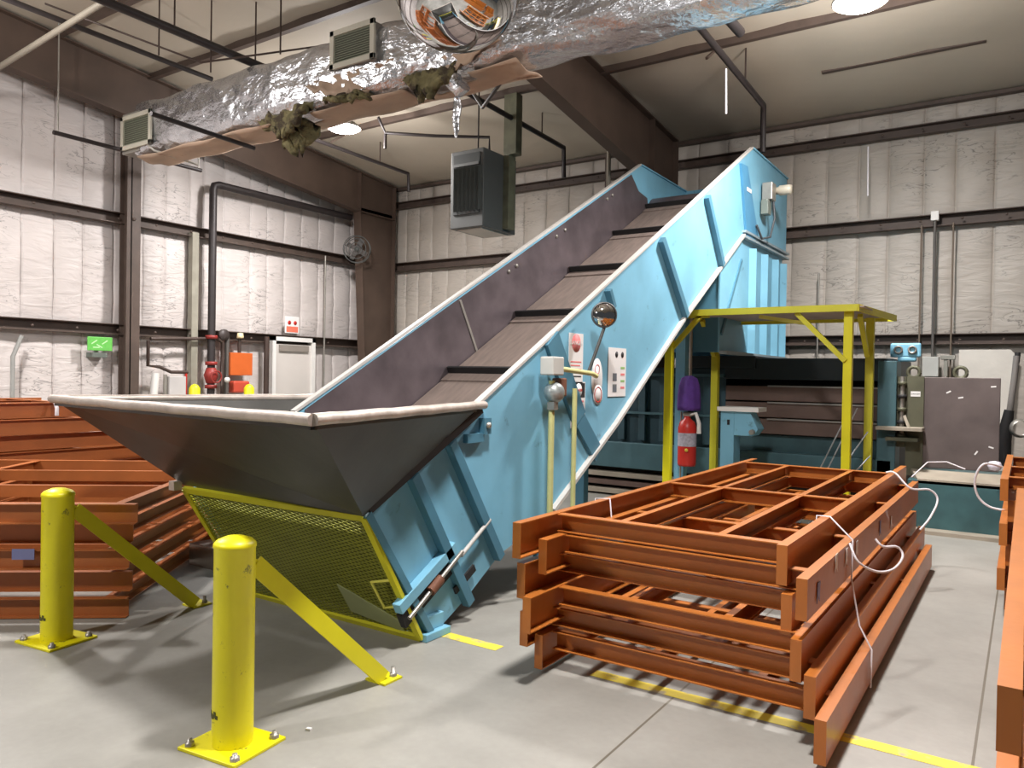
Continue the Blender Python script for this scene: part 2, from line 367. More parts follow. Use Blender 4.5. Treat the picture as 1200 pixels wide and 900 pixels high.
# door in the left wall
d = MB().box((XL-.02, 9.5, 0.01), (XL+.03, 10.38, 2.18)).build('door_1', mat('door_grey_white', (206, 200, 194), .5, 0, .04, 2), bevel=.004)
struct(d, 'grey-white steel door under the red sign on the left wall')
f = MB().box((XL-.05, 9.42, 0), (XL+.08, 9.5, 2.32)).box((XL-.05, 10.38, 0), (XL+.08, 10.46, 2.32)).box((XL-.05, 9.42, 2.24), (XL+.08, 10.46, 2.32)).build('door_frame', white_m, d)
MB().box((XL+.03, 9.6, 2.05), (XL+.07, 10.3, 2.17)).build('door_closer', mat('closer_grey', (140, 132, 124), .5), d)
MB().tube([(XL+.03, 9.6, 1.02), (XL+.09, 9.6, 1.02), (XL+.09, 9.72, 1.02)], .012).build('door_handle', galv, d)

# ================================================================== LAMPS
def high_bay(x, y, label):
    z = 5.46
    t = thing('high_bay_lamp', (x, y, z), label, 'ceiling light', 'high bay lamps under the roof')
    MB().lathe((x, y, z), [(.262, 0), (.27, .01), (.27, .02), (.18, .09), (.1, .12), (.0001, .12)]).build('reflector', galv, t)
    MB().lathe((x, y, z), [(.0001, -.07), (.1, -.06), (.2, -.03), (.258, .005)]).build('lens', lamp_m, t)
    MB().lathe((x, y, z+.11), [(.0001, .1), (.09, .1), (.1, .08), (.1, 0), (.0001, 0)]).build('ballast_housing', grey_heater, t)
    MB().tube([(x, y, z+.2), (x, y, roofz(y)+.15)], .012, 8).build('stem', pipe_dk, t)
    l = bpy.data.lights.new('lamp_light', 'AREA'); l.shape = 'DISK'; l.size = .5; l.energy = LAMP_W; l.color = (1, .965, .95); l.spread = R(165)
    lo = bpy.data.objects.new('lamp_light', l); COL.objects.link(lo); lo.parent = t.o; lo.location = (0, 0, -.085)
    l = bpy.data.lights.new('lamp_glow', 'POINT'); l.shadow_soft_size = .15; l.energy = LAMP_W*.62; l.color = (1, .965, .95)
    lo = bpy.data.objects.new('lamp_glow', l); COL.objects.link(lo); lo.parent = t.o; lo.location = (0, 0, -.26)
names = ['lit high bay lamp beside the torn silver duct', 'lit high bay lamp at the top right of the picture']
for i, (x, y) in enumerate(LAMPS):
    high_bay(x, y, names[i] if i < 2 else ['high bay lamp over the near end of the strapped stack', 'high bay lamp over the left rack stacks', 'high bay lamp in front of the hopper', 'high bay lamp behind the viewpoint'][i-2])

# ================================================================== CONVEYOR
XN, XF = -3.10, -4.73          # near and far side plates
S = .5413
def railz(y): return 1.4465+S*(y-4.2074)
cv = thing('inclined_conveyor', (-3.9, 6.5, 0), 'light blue inclined belt conveyor rising from the steel hopper to the chute', 'conveyor')
YT = 10.27; ZT = 4.735
plate = [(3.13, .84), (3.66, .03), (3.86, .04), (4.12, .16), (4.5, .38), (5.0, .50), (5.19, .60), (6.29, 1.24), (7.9, 2.31), (9.9, 3.52), (12.02, 3.56), (12.05, 4.72), (YT, ZT)]
for x0, x1, nm in ((XN-.02, XN, 'side_plate'), (XF, XF+.02, 'side_plate')):
    MB().prism([(x0, y, z) for y, z in plate], (x1-x0, 0, 0)).build(nm, blue, cv)
# bare steel lining inside the far wall and near wall
lin = [(4.1, railz(4.1)-.75), (4.1, railz(4.1)-.03), (9.95, railz(9.95)-.03), (10.2, railz(10.2)-.35), (10.5, railz(10.5)-.55), (10.6, railz(10.2)-.75)]
MB().prism([(XF+.021, y, z) for y, z in lin], (.006, 0, 0)).build('far_liner', steel_dk, cv).o['label'] = 'dark worn steel liner inside the far wall'
MB().prism([(XN-.027, y, z) for y, z in lin], (.006, 0, 0)).build('near_liner', steel_dk, cv)
# seam plate on liner
MB().bar((XF+.032, 6.05, railz(6.05)-.05), (XF+.032, 6.35, railz(6.35)-.72), .01, .03, (0, 1, 0)).build('liner_seam', galv, cv)
for y in (7.9, 8.1, 6.9, 7.05, 9.2, 9.35):
    MB().lathe((XF+.03, y, railz(y)-.12), [(.0001, .015), (.022, .012), (.022, 0)], 10, (1, 0, 0)).build('bolt', galv, cv)
# top rails and bottom edge flange
dirv = Vector((0, 1, S)).normalized(); nrm = Vector((0, -S, 1)).normalized()
for x in (XN-.01, XF+.01):
    MB().obox(Vector((x, (4.0+YT)/2, railz((4.0+YT)/2)))+nrm*.012, (dirv, (1, 0, 0), nrm), ((YT-4.0)/2/dirv.y, .026, .013)).build('top_rail', cream, cv, bevel=.004)
MB().bar((XN-.01, YT, ZT), (XN-.01, 12.05, 4.72), .06, .02).build('head_rim', blue, cv)
MB().bar((XF+.01, YT, ZT), (XF+.01, 12.05, 4.72), .06, .02).build('head_rim', blue, cv)
for x in (XN, XF):
    b = MB()
    pts = [(5.19, .60), (6.29, 1.24), (7.9, 2.31), (9.9, 3.52)]
    for (a, b_) in zip(pts[:-1], pts[1:]): b.bar((x+.01, a[0], a[1]), (x+.01, b_[0], b_[1]), .07, .028)
    b.build('bottom_flange', cream, cv)
# back (head) end plate and hood
MB().box((XF, 12.03, 3.56), (XN, 12.05, 4.72)).build('head_end_plate', blue, cv)
# belt: pans (steps) with cleats, and bed
def beltz(y): return railz(y)-.72
pans = MB()
for ys, y1 in zip((3.78, 4.73, 5.9, 7.07, 8.24, 9.41), (4.73, 5.9, 7.07, 8.24, 9.41, 10.45)):
    p = Vector((-3.915, (ys+y1)/2, beltz((ys+y1)/2))); hl = (y1-ys)/2/dirv.y-.02
    pans.obox(p, (dirv, (1, 0, 0), nrm), (hl, .775, .02))
    pans.obox(Vector((-3.915, y1-.07, beltz(y1-.07)))+nrm*.02, (dirv, (1, 0, 0), nrm), (.07, .775, .014))
    MB().obox(Vector((-3.915, y1, beltz(y1)))+nrm*.035, (dirv, (1, 0, 0), nrm), (.014, .775, .065)).build('cleat', black_m, cv)
pans.build('belt', belt_m, cv)
MB().prism([(XF+.02, 3.75, beltz(3.75)-.12), (XF+.02, 10.3, beltz(10.3)-.12), (XF+.02, 10.3, beltz(10.3)-.16), (XF+.02, 3.75, beltz(3.75)-.16)], (XN-XF-.04, 0, 0)).build('belt_bed', black_m, cv)
MB().prism([(XF+.02, 4.6, .42), (XF+.02, 9.9, 3.42), (XF+.02, 9.9, 3.46), (XF+.02, 4.6, .46)], (XN-XF-.04, 0, 0)).build('bottom_pan', blue_shaded, cv)
MB().tube([(XF+.03, 10.75, 4.12), (XN-.03, 10.75, 4.12)], .22, 20).build('head_pulley', steel_dk, cv)
# stiffeners perpendicular to the rail, and wide bands imitating recess shade
def stiff(y0, z0, y1, z1, wd=.07, dp=.06, m_=blue_shaded, taper=False):
    MB().bar((XN+dp/2, y0, z0), (XN+dp/2, y1, z1), dp, wd, (0, 1, .6)).build('stiffener_or_shade_band', m_, cv, bevel=.003)
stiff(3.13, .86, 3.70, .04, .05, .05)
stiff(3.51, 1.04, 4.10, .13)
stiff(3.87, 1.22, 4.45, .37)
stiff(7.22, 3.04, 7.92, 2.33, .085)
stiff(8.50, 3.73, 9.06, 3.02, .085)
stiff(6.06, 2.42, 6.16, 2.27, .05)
stiff(5.13, 1.95, 5.60, 1.3, .2, .035)  # wide dark band stands in for a shaded recess
stiff(5.6, 1.3, 5.95, .98, .16, .03)  # lower piece of the same imitated shade band
MB().prism([(XN+.002, 9.72, 4.40), (XN+.002, 9.98, 4.42), (XN+.002, 10.50, 3.60), (XN+.002, 10.30, 3.50), (XN+.002, 10.0, 3.52)], (.03, 0, 0)).build('access_cover', blue_deep, cv)
MB().box((XN+.034, 9.95, 4.1), (XN+.038, 10.14, 4.15)).build('nameplate', label_w, cv)
# tail take-up: slot, screw, guide bar, rod
MB().obox((XN+.03, 3.66, .40), (dirv, (1, 0, 0), nrm), (.30, .03, .035)).build('take_up_guide', blue, cv, bevel=.004)
MB().obox((XN+.02, 3.68, .30), (dirv, (1, 0, 0), nrm), (.27, .02, .05)).build('take_up_slot', black_m, cv)
MB().tube([(XN+.06, 3.47, .19), (XN+.06, 3.98, .50)], .014, 10).build('take_up_screw', galv, cv)
MB().tube([(XN+.06, 3.66, .31), (XN+.06, 3.76, .37)], .035, 6).build('take_up_nut', rust, cv)
MB().tube([(XN+.05, 3.98, .47), (XN+.05, 4.30, .66)], .014, 8).build('guide_rod', cream, cv)
MB().obox((XN+.03, 4.05, .30), (dirv, (1, 0, 0), nrm), (.12, .008, .025)).build('inspection_slot', black_m, cv)
MB().box((XN-.1, 3.62, .001), (XN+.07, 3.86, .05)).box((XN-.03, 3.66, .05), (XN+.03, 3.84, .14)).build('foot', blue, cv, bevel=.006).o['label'] = 'blue foot pad on the floor'
MB().box((XF-.07, 3.62, .001), (XF+.1, 3.86, .05)).box((XF-.03, 3.66, .05), (XF+.03, 3.84, .14)).build('foot', blue, cv)
# brackets with loops on upper edge near the hopper
MB().box((XN, 4.22, 1.25), (XN+.05, 4.30, 1.36)).box((XN, 4.05, 1.2), (XN+.04, 4.23, 1.26)).build('edge_bracket', blue_shaded, cv)
MB().lathe((XN+.05, 4.26, 1.31), [(.0001, .02), (.022, .015), (.022, 0)], 10, (1, 0, 0)).build('bolt', galv, cv)
# support legs (mid), dark, behind rack stack
for x in (XN-.08, XF+.08):
    MB().bar((x, 5.2, .0), (x, 5.2, .62), .1, .1, (0, 1, 0)).build('leg', blue_shaded, cv, bevel=.004)
    if x < -4: MB().bar((x, 8.55, 0), (x, 8.55, 2.62), .12, .12, (0, 1, 0)).build('leg', blue_shaded, cv, bevel=.004)
# head motor / limit switch
MB().lathe((XN+.02, 10.9, 4.28), [(.0001, .34), (.06, .34), (.07, .3), (.07, .18), (.05, .16), (.05, 0), (.0001, 0)], 18, (1, 0, 0)).build('drive_motor', mat('motor_cream', (206, 198, 180), .5, .1), cv)
MB().box((XN+.02, 10.66, 4.12), (XN+.16, 10.86, 4.36)).build('gearbox', galv, cv, bevel=.01)
MB().box((XN+.02, 10.62, 3.92), (XN+.12, 10.78, 4.12)).build('switch_box', mat('box_greygreen', (120, 128, 120), .5), cv, bevel=.008)
MB().tube([(XN+.14, 10.8, 4.12), (XN+.15, 10.85, 3.9), (XN+.12, 10.75, 3.62), (XN+.08, 10.5, 3.56), (XN+.05, 10.35, 3.72)], .016, 8).build('cable', mat('cable_grey', (80, 84, 88), .5), cv)
# head outlet flange
fr = MB()
for z in (3.50, 3.57): fr.box((XN-.06, 9.9, z-.015), (XN+.05, 12.06, z+.015))
for i in range(9): fr.lathe((XN+.02, 10.05+i*.24, 3.52), [(.0001, .012), (.014, .01), (.014, 0)], 8, (0, 0, -1))
fr.build('outlet_flange', mat('flange_bluegrey', (150, 166, 172), .5, .1), cv)
# safety placards on the side plate
def placard(y, z, wd, ht, rot=0):
    t = MB().box((XN+.003, y-wd/2, z-ht/2), (XN+.006, y+wd/2, z+ht/2)).build('safety_placard', label_w, cv)
    return t
def along(y, z, dy, dz, y0, y1, z0, z1, m_, nm, par, dx=.0065):
    MB().box((XN+dx, y+y0, z+z0), (XN+dx+.001, y+y1, z+z1)).build(nm, m_, par)
ph = (R(90), 0, R(90))
p1 = placard(5.55, 1.80, .24, .42)
MB().lathe((XN+.007, 5.55, 1.93), [(.0001, .001), (.075, .001), (.075, 0)], 24, (1, 0, 0)).build('symbol_oval', pink, p1)
text_part('lettering', 'DANGER', .05, (XN+.0095, 5.55, 1.93), ph, label_w, p1)
for i in range(5): along(5.55, 1.80, 0, 0, -.09, .09-.02*(i % 2), -.03-i*.03, -.02-i*.03, pink if i < 3 else ink, 'print_line', p1)
p2 = placard(5.60, 1.42, .24, .38)
along(5.6, 1.42, 0, 0, -.11, .11, .06, .18, ink, 'header_band', p2)
MB().lathe((XN+.008, 5.6, 1.54), [(.0001, .001), (.058, .001), (.058, 0)], 24, (1, 0, 0)).build('symbol_oval', label_w, p2)
text_part('lettering', 'DANGER', .03, (XN+.0098, 5.6, 1.54), ph, red_m, p2)
for i in range(4): along(5.6, 1.42, 0, 0, -.09+.01*i, .09, .02-i*.035, .035-i*.035, pink, 'print_line', p2)
p3 = MB().lathe((XN+.003, 5.93, 1.64), [(.0001, .003), (.1, .003), (.1, 0)], 28, (1, 0, 0)).build('oval_label', label_w, cv)
for v in p3.o.data.vertices: v.co.z = (v.co.z-1.64)*1.75+1.64
MB().lathe((XN+.007, 5.93, 1.72), [(.045, .0), (.045, .001), (.036, .001), (.036, 0)], 24, (1, 0, 0)).build('symbol_ring', pink, p3)
p4 = MB().lathe((XN+.0035, 5.95, 1.50), [(.0001, .004), (.085, .004), (.085, 0)], 28, (1, 0, 0)).build('round_label', label_w, cv)
MB().lathe((XN+.008, 5.95, 1.50), [(.07, .0), (.07, .001), (.06, .001), (.06, 0)], 24, (1, 0, 0)).build('symbol_ring', red_m, p4)
p5 = placard(6.32, 1.70, .36, .44)
for dy in (-.06, .06): MB().lathe((XN+.007, 6.36+dy, 1.86), [(.0001, .001), (.028, .001), (.028, 0)], 16, (1, 0, 0)).build('warning_dot', ink, p5)
for i in range(2): along(6.26, 1.70, 0, 0, -.03, .05, -.08-i*.1, -.01-i*.1, mat('label_grey', (110, 116, 124), .5), 'pictogram', p5)
for i in range(4): along(6.43, 1.70, 0, 0, -.04, .04, .03-i*.06, .05-i*.06, pink if i % 2 else mat('label_green', (150, 190, 120), .5), 'print_line', p5)

# ================================================================== HOPPER (bolted on the conveyor tail: its own thing)
hp = thing('feed_hopper', (-3.9, 3.2, .8), 'dark bare steel funnel hopper with a pale worn rim above the yellow mesh guard', 'hopper')
ZR = 1.45
Bc, Ac = Vector((-2.515, 2.235, ZR)), Vector((-5.31, 2.50, ZR))
Cc, Dc = Vector((XN+.03, 4.24, ZR)), Vector((XF-.03, 4.4, ZR))
gr_, gl_ = Vector((XN+.035, 3.10, .85)), Vector((XF-.03, 3.10, .87))
def sheet(mb, pts, t=.008):
    n = (pts[1]-pts[0]).cross(pts[2]-pts[0]).normalized(); mb.prism(pts, n*t)
h = MB(); sheet(h, [Ac, Bc, gr_]); sheet(h, [Ac, gr_, gl_]); h.build('front_panel', hopper_m, hp)
h = MB(); sheet(h, [Bc, Cc, gr_]); h.build('side_panel', hopper_m, hp)
h = MB(); sheet(h, [Dc, Ac, gl_]); h.build('side_panel', hopper_m, hp)
# corner gusset on the outside crease
# rounded lip
for a, b, r_ in ((Ac, Bc, .028), (Bc, Cc, .028), (Dc, Ac, .028)):
    q = MB(); n = 14; pts = [a.lerp(b, i/n)+Vector((0, 0, .002*math.sin(i*2.1))) for i in range(n+1)]
    q.tube(pts, r_, 10); q.build('rim', lip_m, hp)
MB().tube([Ac, Bc], .001, 4)
q = MB(); q.bar(Ac+Vector((0, .02, -.03)), Bc+Vector((0, .02, -.03)), .01, .03); q.bar(Bc+Vector((-.02, 0, -.03)), Cc+Vector((-.02, 0, -.03)), .01, .03); q.build('rim_skirt', hopper_m, hp)
# seal strip along the near side plate
MB().bar((XN+.03, 3.14, .88), (XN+.03, 4.2, 1.42), .03, .05).build('side_flange', mat('flange_black', (48, 46, 46), .6, .2), hp)
MB().obox((XF-.05, 3.05, .87), ((1, 0, 0), (0, 1, 0), (0, 0, 1)), (.03, .03, .03)).build('corner_clip', lip_m, hp)

# ================================================================== TAIL GUARD (expanded metal)
g0, g1 = Vector((XF-.02, 3.10, .84)), Vector((XN+.02, 3.12, .84))
g2, g3 = Vector((XN+.02, 3.62, .02)), Vector((XF-.02, 3.62, .02))
tg = thing('mesh_guard', (-3.9, 3.4, 0), 'yellow expanded-metal guard panel closing the tail of the conveyor under the hopper', 'guard')
fr = MB(); upn = (g1-g0).cross(g3-g0).normalized()
for a, b in ((g0, g1), (g1, g2), (g2, g3), (g3, g0)): fr.bar(a, b, .045, .025, upn)
fr.build('frame', mat('guard_yellow_shaded', (200, 194, 36), .5, 0, .1, 6), tg)  # yellow dulled to put the shade under the hopper into the paint
ms = MB(); U = (g1-g0); V_ = (g3-g0); W_, H_ = U.length, V_.length; U.normalize(); V_.normalize()
pit = .026; sl_ = .36
def strand(u0, v0, u1, v1):
    a = g0+U*u0+V_*v0; b = g0+U*u1+V_*v1; d_ = (b-a)
    if d_.length < .01: return
    ms.bar(a, b, .008, .005, upn)
for sg in (1, -1):
    c = -W_*sl_ if sg == 1 else 0
    end = H_ if sg == 1 else H_+W_*sl_
    while c < end:
        # v = c + sg*sl_*u
        us_ = []
        for u in (0, W_):
            v = c+sg*sl_*u
            if 0 <= v <= H_: us_.append((u, v))
        for v in (0, H_):
            u = (v-c)/(sg*sl_)
            if 0 < u < W_: us_.append((u, v))
        if len(us_) >= 2: strand(*us_[0], *us_[1])
        c += pit
ms.build('expanded_mesh', yellow_shaded, tg)
hd = g1+V_*.50*H_; hd2 = g1+V_*.72*H_; o_ = upn*.09*(1 if upn.y < 0 else -1)
MB().tube([hd-U*.02, hd-U*.15+o_*.5, hd2-U*.15+o_*.5, hd2-U*.02], .009, 8).build('handle', mat('handle_yellow', (222, 216, 96), .5), tg)
q = MB(); a = g3+U*1.15-V_*.03; q.prism([g0+U*1.12+V_*(H_-.34), g0+U*(W_-.12)+V_*(H_-.12), g0+U*(W_-.12)+V_*(H_-.02), g0+U*1.12+V_*(H_-.10)], -upn*.01 if upn.y > 0 else upn*.01)
q.build('patch_plate', mat('patch_grey', (150, 156, 110), .6), tg)
MB().prism([g0+V_*.02-upn*.06*(1 if upn.y<0 else -1), g1+V_*.02-upn*.06*(1 if upn.y<0 else -1), g2-V_*.05-upn*.06*(1 if upn.y<0 else -1), g3-V_*.05-upn*.06*(1 if upn.y<0 else -1)], upn*.004).build('shade_sheet', mat('interior_shade', (52, 54, 40), .7), tg)  # dark sheet added to imitate the shade behind the mesh
MB().tube([(XF+.05, 3.62, .62), (XN-.05, 3.62, .62)], .2, 20).build('tail_pulley', black_m, cv)

# ================================================================== BOLLARDS
def bollard(x, y, label, seed):
    t = thing('bollard', (x, y, 0), label, 'bollard', 'yellow braced bollards in front of the hopper')
    r = .088; H = .90
    pr = [(.0001, H+.028), (.04, H+.024), (.075, H+.010), (.09, H-.004), (.092, H-.02), (r, H-.024), (r, .012)]
    MB().lathe((x, y, 0), pr, 36).build('post', yellow_worn, t)
    MB().obox((x, y, .007), ((1, .12, 0), (-.12, 1, 0), (0, 0, 1)), (.17, .15, .007)).build('base_plate', yellow_worn, t, bevel=.002)
    for i, j in ((1, 1), (1, -1), (-1, 1), (-1, -1)):
        MB().lathe((x+i*.135-.016*j, y+j*.115+.016*i, .014), [(.0001, .03), (.012, .03), (.012, .018), (.022, .016), (.022, 0)], 6).build('anchor_bolt', galv, t)
    # brace: angle iron going down and away (+Y)
    a = Vector((x+.0, y+r-.01, H-.09)); b = Vector((x+.02, y+.90, .04))
    MB().bar(a, b, .085, .012, (0, 1, 1)).bar(a+Vector((.04, 0, -.02)), b+Vector((.04, 0, -.02)), .010, .085, (0, 1, 1)).build('brace', yellow, t)
    MB().box((x-.04, y+.86, .001), (x+.10, y+1.0, .012)).build('brace_foot', yellow, t)
    MB().lathe((x+.06, y+.97, .012), [(.0001, .05), (.012, .05), (.012, .02), (.02, .018), (.02, 0)], 6).build('anchor_bolt', galv, t)
    # scuff mark
    sc = MB(); 
    for k in range(9):
        a1 = R(-150+seed*14+k*8); z0 = .155+.008*math.sin(k*2); 
        sc.obox((x+math.cos(a1)*(r+.001), y+math.sin(a1)*(r+.001), z0), ((-math.sin(a1), math.cos(a1), 0), (math.cos(a1), math.sin(a1), 0), (0, 0, 1)), (.008, .001, .008+.004*(k % 2)))
    sc.build('scuff_mark', mat('scuff_dark', (84, 84, 34), .7), t)
bollard(-2.885, 2.13, 'nearer yellow bollard, standing right of the other with a scuff low on its side', 0)
bollard(-4.86, 2.33, 'farther yellow bollard, at the left in front of the orange frames', 1)

# ================================================================== ORANGE FRAMES
def frame(name, xl, xr, yl, yr, L, ztop, label, group, m_, rot=0, inner=(.30, .69), h=.19, crosses=(.20, 1.92, 3.75), piv=None, ch=.10, tilt=0, out=False):
    """flat steel frame: two side rails (C section), cross members, inner beams. xl/xr outer faces."""
    W = xr-xl; z0 = ztop-h
    t = thing(name, (0, 0, 0), label, 'rack section', group)
    lo = Vector((0, 0, 0)); t.matrix_world_loc = lo
    b = .05; y0 = min(yl, yr); base = Vector((0, 0, 0))
    # local coordinates: x 0..W, y from 0 (y0)
    dl, dr = yl-y0, yr-y0; Z = h
    if out:
        MB().chan((b, dl, Z), (b, dl+L, Z), h, b, .006, (-1, 0, 0)).build('side_rail', m_, t)
        MB().chan((W-b, dr, Z), (W-b, dr+L, Z), h, b, .006, (1, 0, 0)).build('side_rail', m_, t)
    else:
        MB().chan((0, dl, Z), (0, dl+L, Z), h, b, .006, (1, 0, 0)).box((0, dl-.006, 0), (b, dl, Z)).build('side_rail', m_, t)
        MB().chan((W, dr, Z), (W, dr+L, Z), h, b, .006, (-1, 0, 0)).box((W-b, dr-.006, 0), (W, dr, Z)).build('side_rail', m_, t)
    m0 = max(dl, dr)
    for i, c in enumerate(crosses):
        MB().chan((b, m0*.6+c+(.04 if i == 0 else 0), Z-.004), (W-b, m0*.6+c+(.04 if i == 0 else 0), Z-.004), ch, .06, .006, (0, -1, 0)).build('cross_member', m_, t)
    ya, yb = m0*.6+crosses[0]+.046, m0*.6+crosses[-1]-.046
    for k in inner:
        MB().chan((W*k, ya, Z-.006), (W*k, yb, Z-.006), ch-.01, .04, .005, (1, 0, 0)).build('inner_beam', m_, t)
    t.o.location = (xl, y0, z0) if piv is None else piv
    t.o.rotation_euler = (tilt, 0, rot)
    return t
G1 = 'orange frames in the strapped stack at the right'
st = [(-2.265, -.925, 3.41, 3.74, .870, (.31, .72)), (-2.205, -.80, 3.58, 3.60, .760, (.25, .6)), (-2.265, -.895, 3.46, 3.72, .645, (.4, .8)),
      (-2.20, -.82, 3.42, 3.60, .480, (.33, .7)), (-2.30, -.742, 3.55, 3.53, .355, (.2, .62)), (-2.245, -.672, 3.62, 3.42, .220, (.4, .75))]
ords = [q+' of the strapped stack by the conveyor' for q in ('topmost', 'second from top', 'third from top', 'fourth from top', 'second from bottom', 'bottom one')]
for i, (xl, xr, yl, yr, zt, inn) in enumerate(st):
    frame('rack_section', xl, xr, yl, yr, 4.28 if i != 1 else 4.2, zt, 'orange rack section, %s' % ords[i], G1, orange, inner=inn,
          crosses=(.20, 1.92, 3.75) if i % 2 == 0 else (.20, 1.2, 2.7, 3.9))
# stack at the right edge of the picture
G2 = 'orange frames in the stack at the right edge'
o7 = ['topmost', 'second from top', 'third from top', 'third from bottom', 'second from bottom', 'lowest']
for i in range(6):
    zt = .95-.158*i; dx = (.0, .055, -.005, .055, -.0, .05, -.03)[i]
    frame('rack_section', -.045+dx-(.03 if i > 4 else 0), 1.4+dx, 2.12-(.0, .0, .3, .1, .35, .25, .4)[i], 2.2, 4.1, zt, 'orange rack section, %s of the near stack at the right edge' % o7[i], G2, orange, h=.154, ch=.09)
G2b = 'orange frames in the farther stack at the right edge'
for i in range(6):
    zt = .97-.161*i; dx = (.0, .06, 0, .05, -.01, .05)[i]
    frame('rack_section', -.15+dx*.8, 1.3+dx, 6.55+.1*(i % 2), 6.6, 2.3, zt, 'orange rack section, %s of the farther stack at the right edge' % o7[i], G2b, orange, h=.157, ch=.09, crosses=(.2, 1.1, 2.1))
# left stacks
G3 = 'orange frames in the front left stack behind the bollard'
ang = R(38.5); ux = Vector((math.cos(ang), math.sin(ang), 0)); uy = Vector((-math.sin(ang), math.cos(ang), 0))
for i in range(5):
    zt = .80-.16*i; sh = (0, .06, .0, .06, .0, .06)[i]
    cr_ = Vector((-4.93, 2.80, 0)) if i else Vector((-4.80, 2.78, 0))
    # rails run along ux: local y axis -> -ux ; local x -> uy
    org = cr_+uy*(.0+sh)
    org.z = zt-.156
    lab = 'orange rack section, %s of the front left stack behind the bollard' % ['topmost', 'second from top', 'middle', 'second from bottom', 'lowest'][i]
    frame('rack_section', 0, 2.5, 0, .0, 4.0, zt, lab, G3, orange2, rot=ang+math.pi/2, piv=org, out=True, h=.13, ch=.10, crosses=(.12, 1.9, 3.6), inner=(.35, .7))
G4 = 'orange frames in the middle left stack behind the hopper tip'
for i in range(7):
    zt = 1.08-.154*i; sh = (0, .06, .01, .07, 0, .06, .0, .06)[i]
    frame('rack_section', -7.65+sh, -6.16+sh, 4.35+.1*(i % 3), 4.3+.12*((i+1) % 3), 4.0, zt, 'orange rack section, %s of the stack behind the hopper tip' % ['topmost', 'second from top', 'third from top', 'middle', 'third from bottom', 'second from bottom', 'lowest'][i], G4, orange2, out=True, h=.14, tilt=0, inner=(.35, .7))
G5 = 'orange frames in the far left stack by the wall'
for i in range(8):
    zt = 1.30-.160*i; sh = (0, .06, .01, .07, 0, .06, .0, .06)[i]
    frame('rack_section', -9.75+sh, -8.25+sh, 1.9+.15*(i % 2), 1.95, 2.55+.28*i, zt, 'orange rack section, %s of the stack nearest the left wall' % ['topmost', 'second from top', 'third from top', 'fourth from top', 'fourth from bottom', 'third from bottom', 'second from bottom', 'lowest'][i], G5, orange2, out=True, crosses=(.15, 1.2, 2.2), h=.15, inner=(.4, .75))
# wooden/steel blocks under left stacks
tag(MB().box((-5.9, 3.9, .0), (-5.5, 4.1, .18)).build('steel_offcut', galv), 'pale grey steel offcut on the floor between the left stacks and the guard', 'offcut')

# straps on the right stack
def smooth(pts, n=5):
    P_ = [Vector(p) for p in pts]; P_ = [P_[0]]+P_+[P_[-1]]; out = []
    for i in range(1, len(P_)-2):
        a, b, c, d_ = P_[i-1:i+3]
        for k in range(n):
            t = k/n; out.append(.5*((2*b)+(c-a)*t+(2*a-5*b+4*c-d_)*t*t+(3*b-a-3*c+d_)*t**3))
    return out+[P_[-2]]
def strap(pts, label, r=.005):
    tag(MB().tube(pts, r, 6).build('strap', strap_m), label, 'strap', 'white plastic straps round the orange frame stack')
Y1 = 4.62
strap([(-2.275, Y1-.25, .03), (-2.31, Y1-.25, .36), (-2.275, Y1-.25, .878), (-2.20, Y1-.2, .878), (-2.18, Y1-.2, .70)], 'white strap over the left rail of the strapped stack')
strap([(-.99, Y1, .70), (-.985, Y1, .882), (-.915, Y1, .882), (-.79, Y1-.02, .77), (-.785, Y1-.06, .56), (-.73, Y1-.12, .33), (-.66, Y1-.16, .225), (-.66, Y1-.18, .03)], 'white strap running down the right side of the strapped stack')
strap(smooth([(-.79, Y1-.1, .765), (-.74, Y1-.14, .68), (-.66, Y1-.05, .62), (-.60, Y1+.12, .61), (-.57, Y1+.25, .66), (-.60, Y1+.25, .71), (-.66, Y1+.16, .72), (-.70, Y1+.15, .76)]), 'loose white strap tail curling beside the strapped stack', .007)
strap(smooth([(-.985, 7.2, .882), (-.915, 7.2, .882), (-.79, 7.15, .77), (-.66, 7.25, .76), (-.60, 7.25, .68), (-.64, 7.1, .55), (-.70, 7.0, .46)]), 'white strap at the back end of the strapped stack', .009)
strap([(-.85, 7.75, .80), (-.75, 8.0, .92), (-.60, 8.05, .93), (-.45, 8.0, .88)], 'thin white strap end arching behind the strapped stack', .006)
strap(smooth([(-.16, 7.4, .98), (-.28, 7.3, 1.0), (-.34, 7.3, .88), (-.32, 7.3, .74), (-.24, 7.3, .66), (-.13, 7.3, .64)]), 'white strap looped beside the stack at the right edge', .009)
strap([(-6.9, 4.33, 1.09), (-6.92, 4.30, 1.02), (-6.92, 4.30, .9)], 'short white strap on the middle left stack', .014)
strap([(-8.22, 3.9, 1.31), (-8.18, 3.9, 1.25), (-8.18, 3.9, 1.17)], 'short white strap on the far left stack', .02)
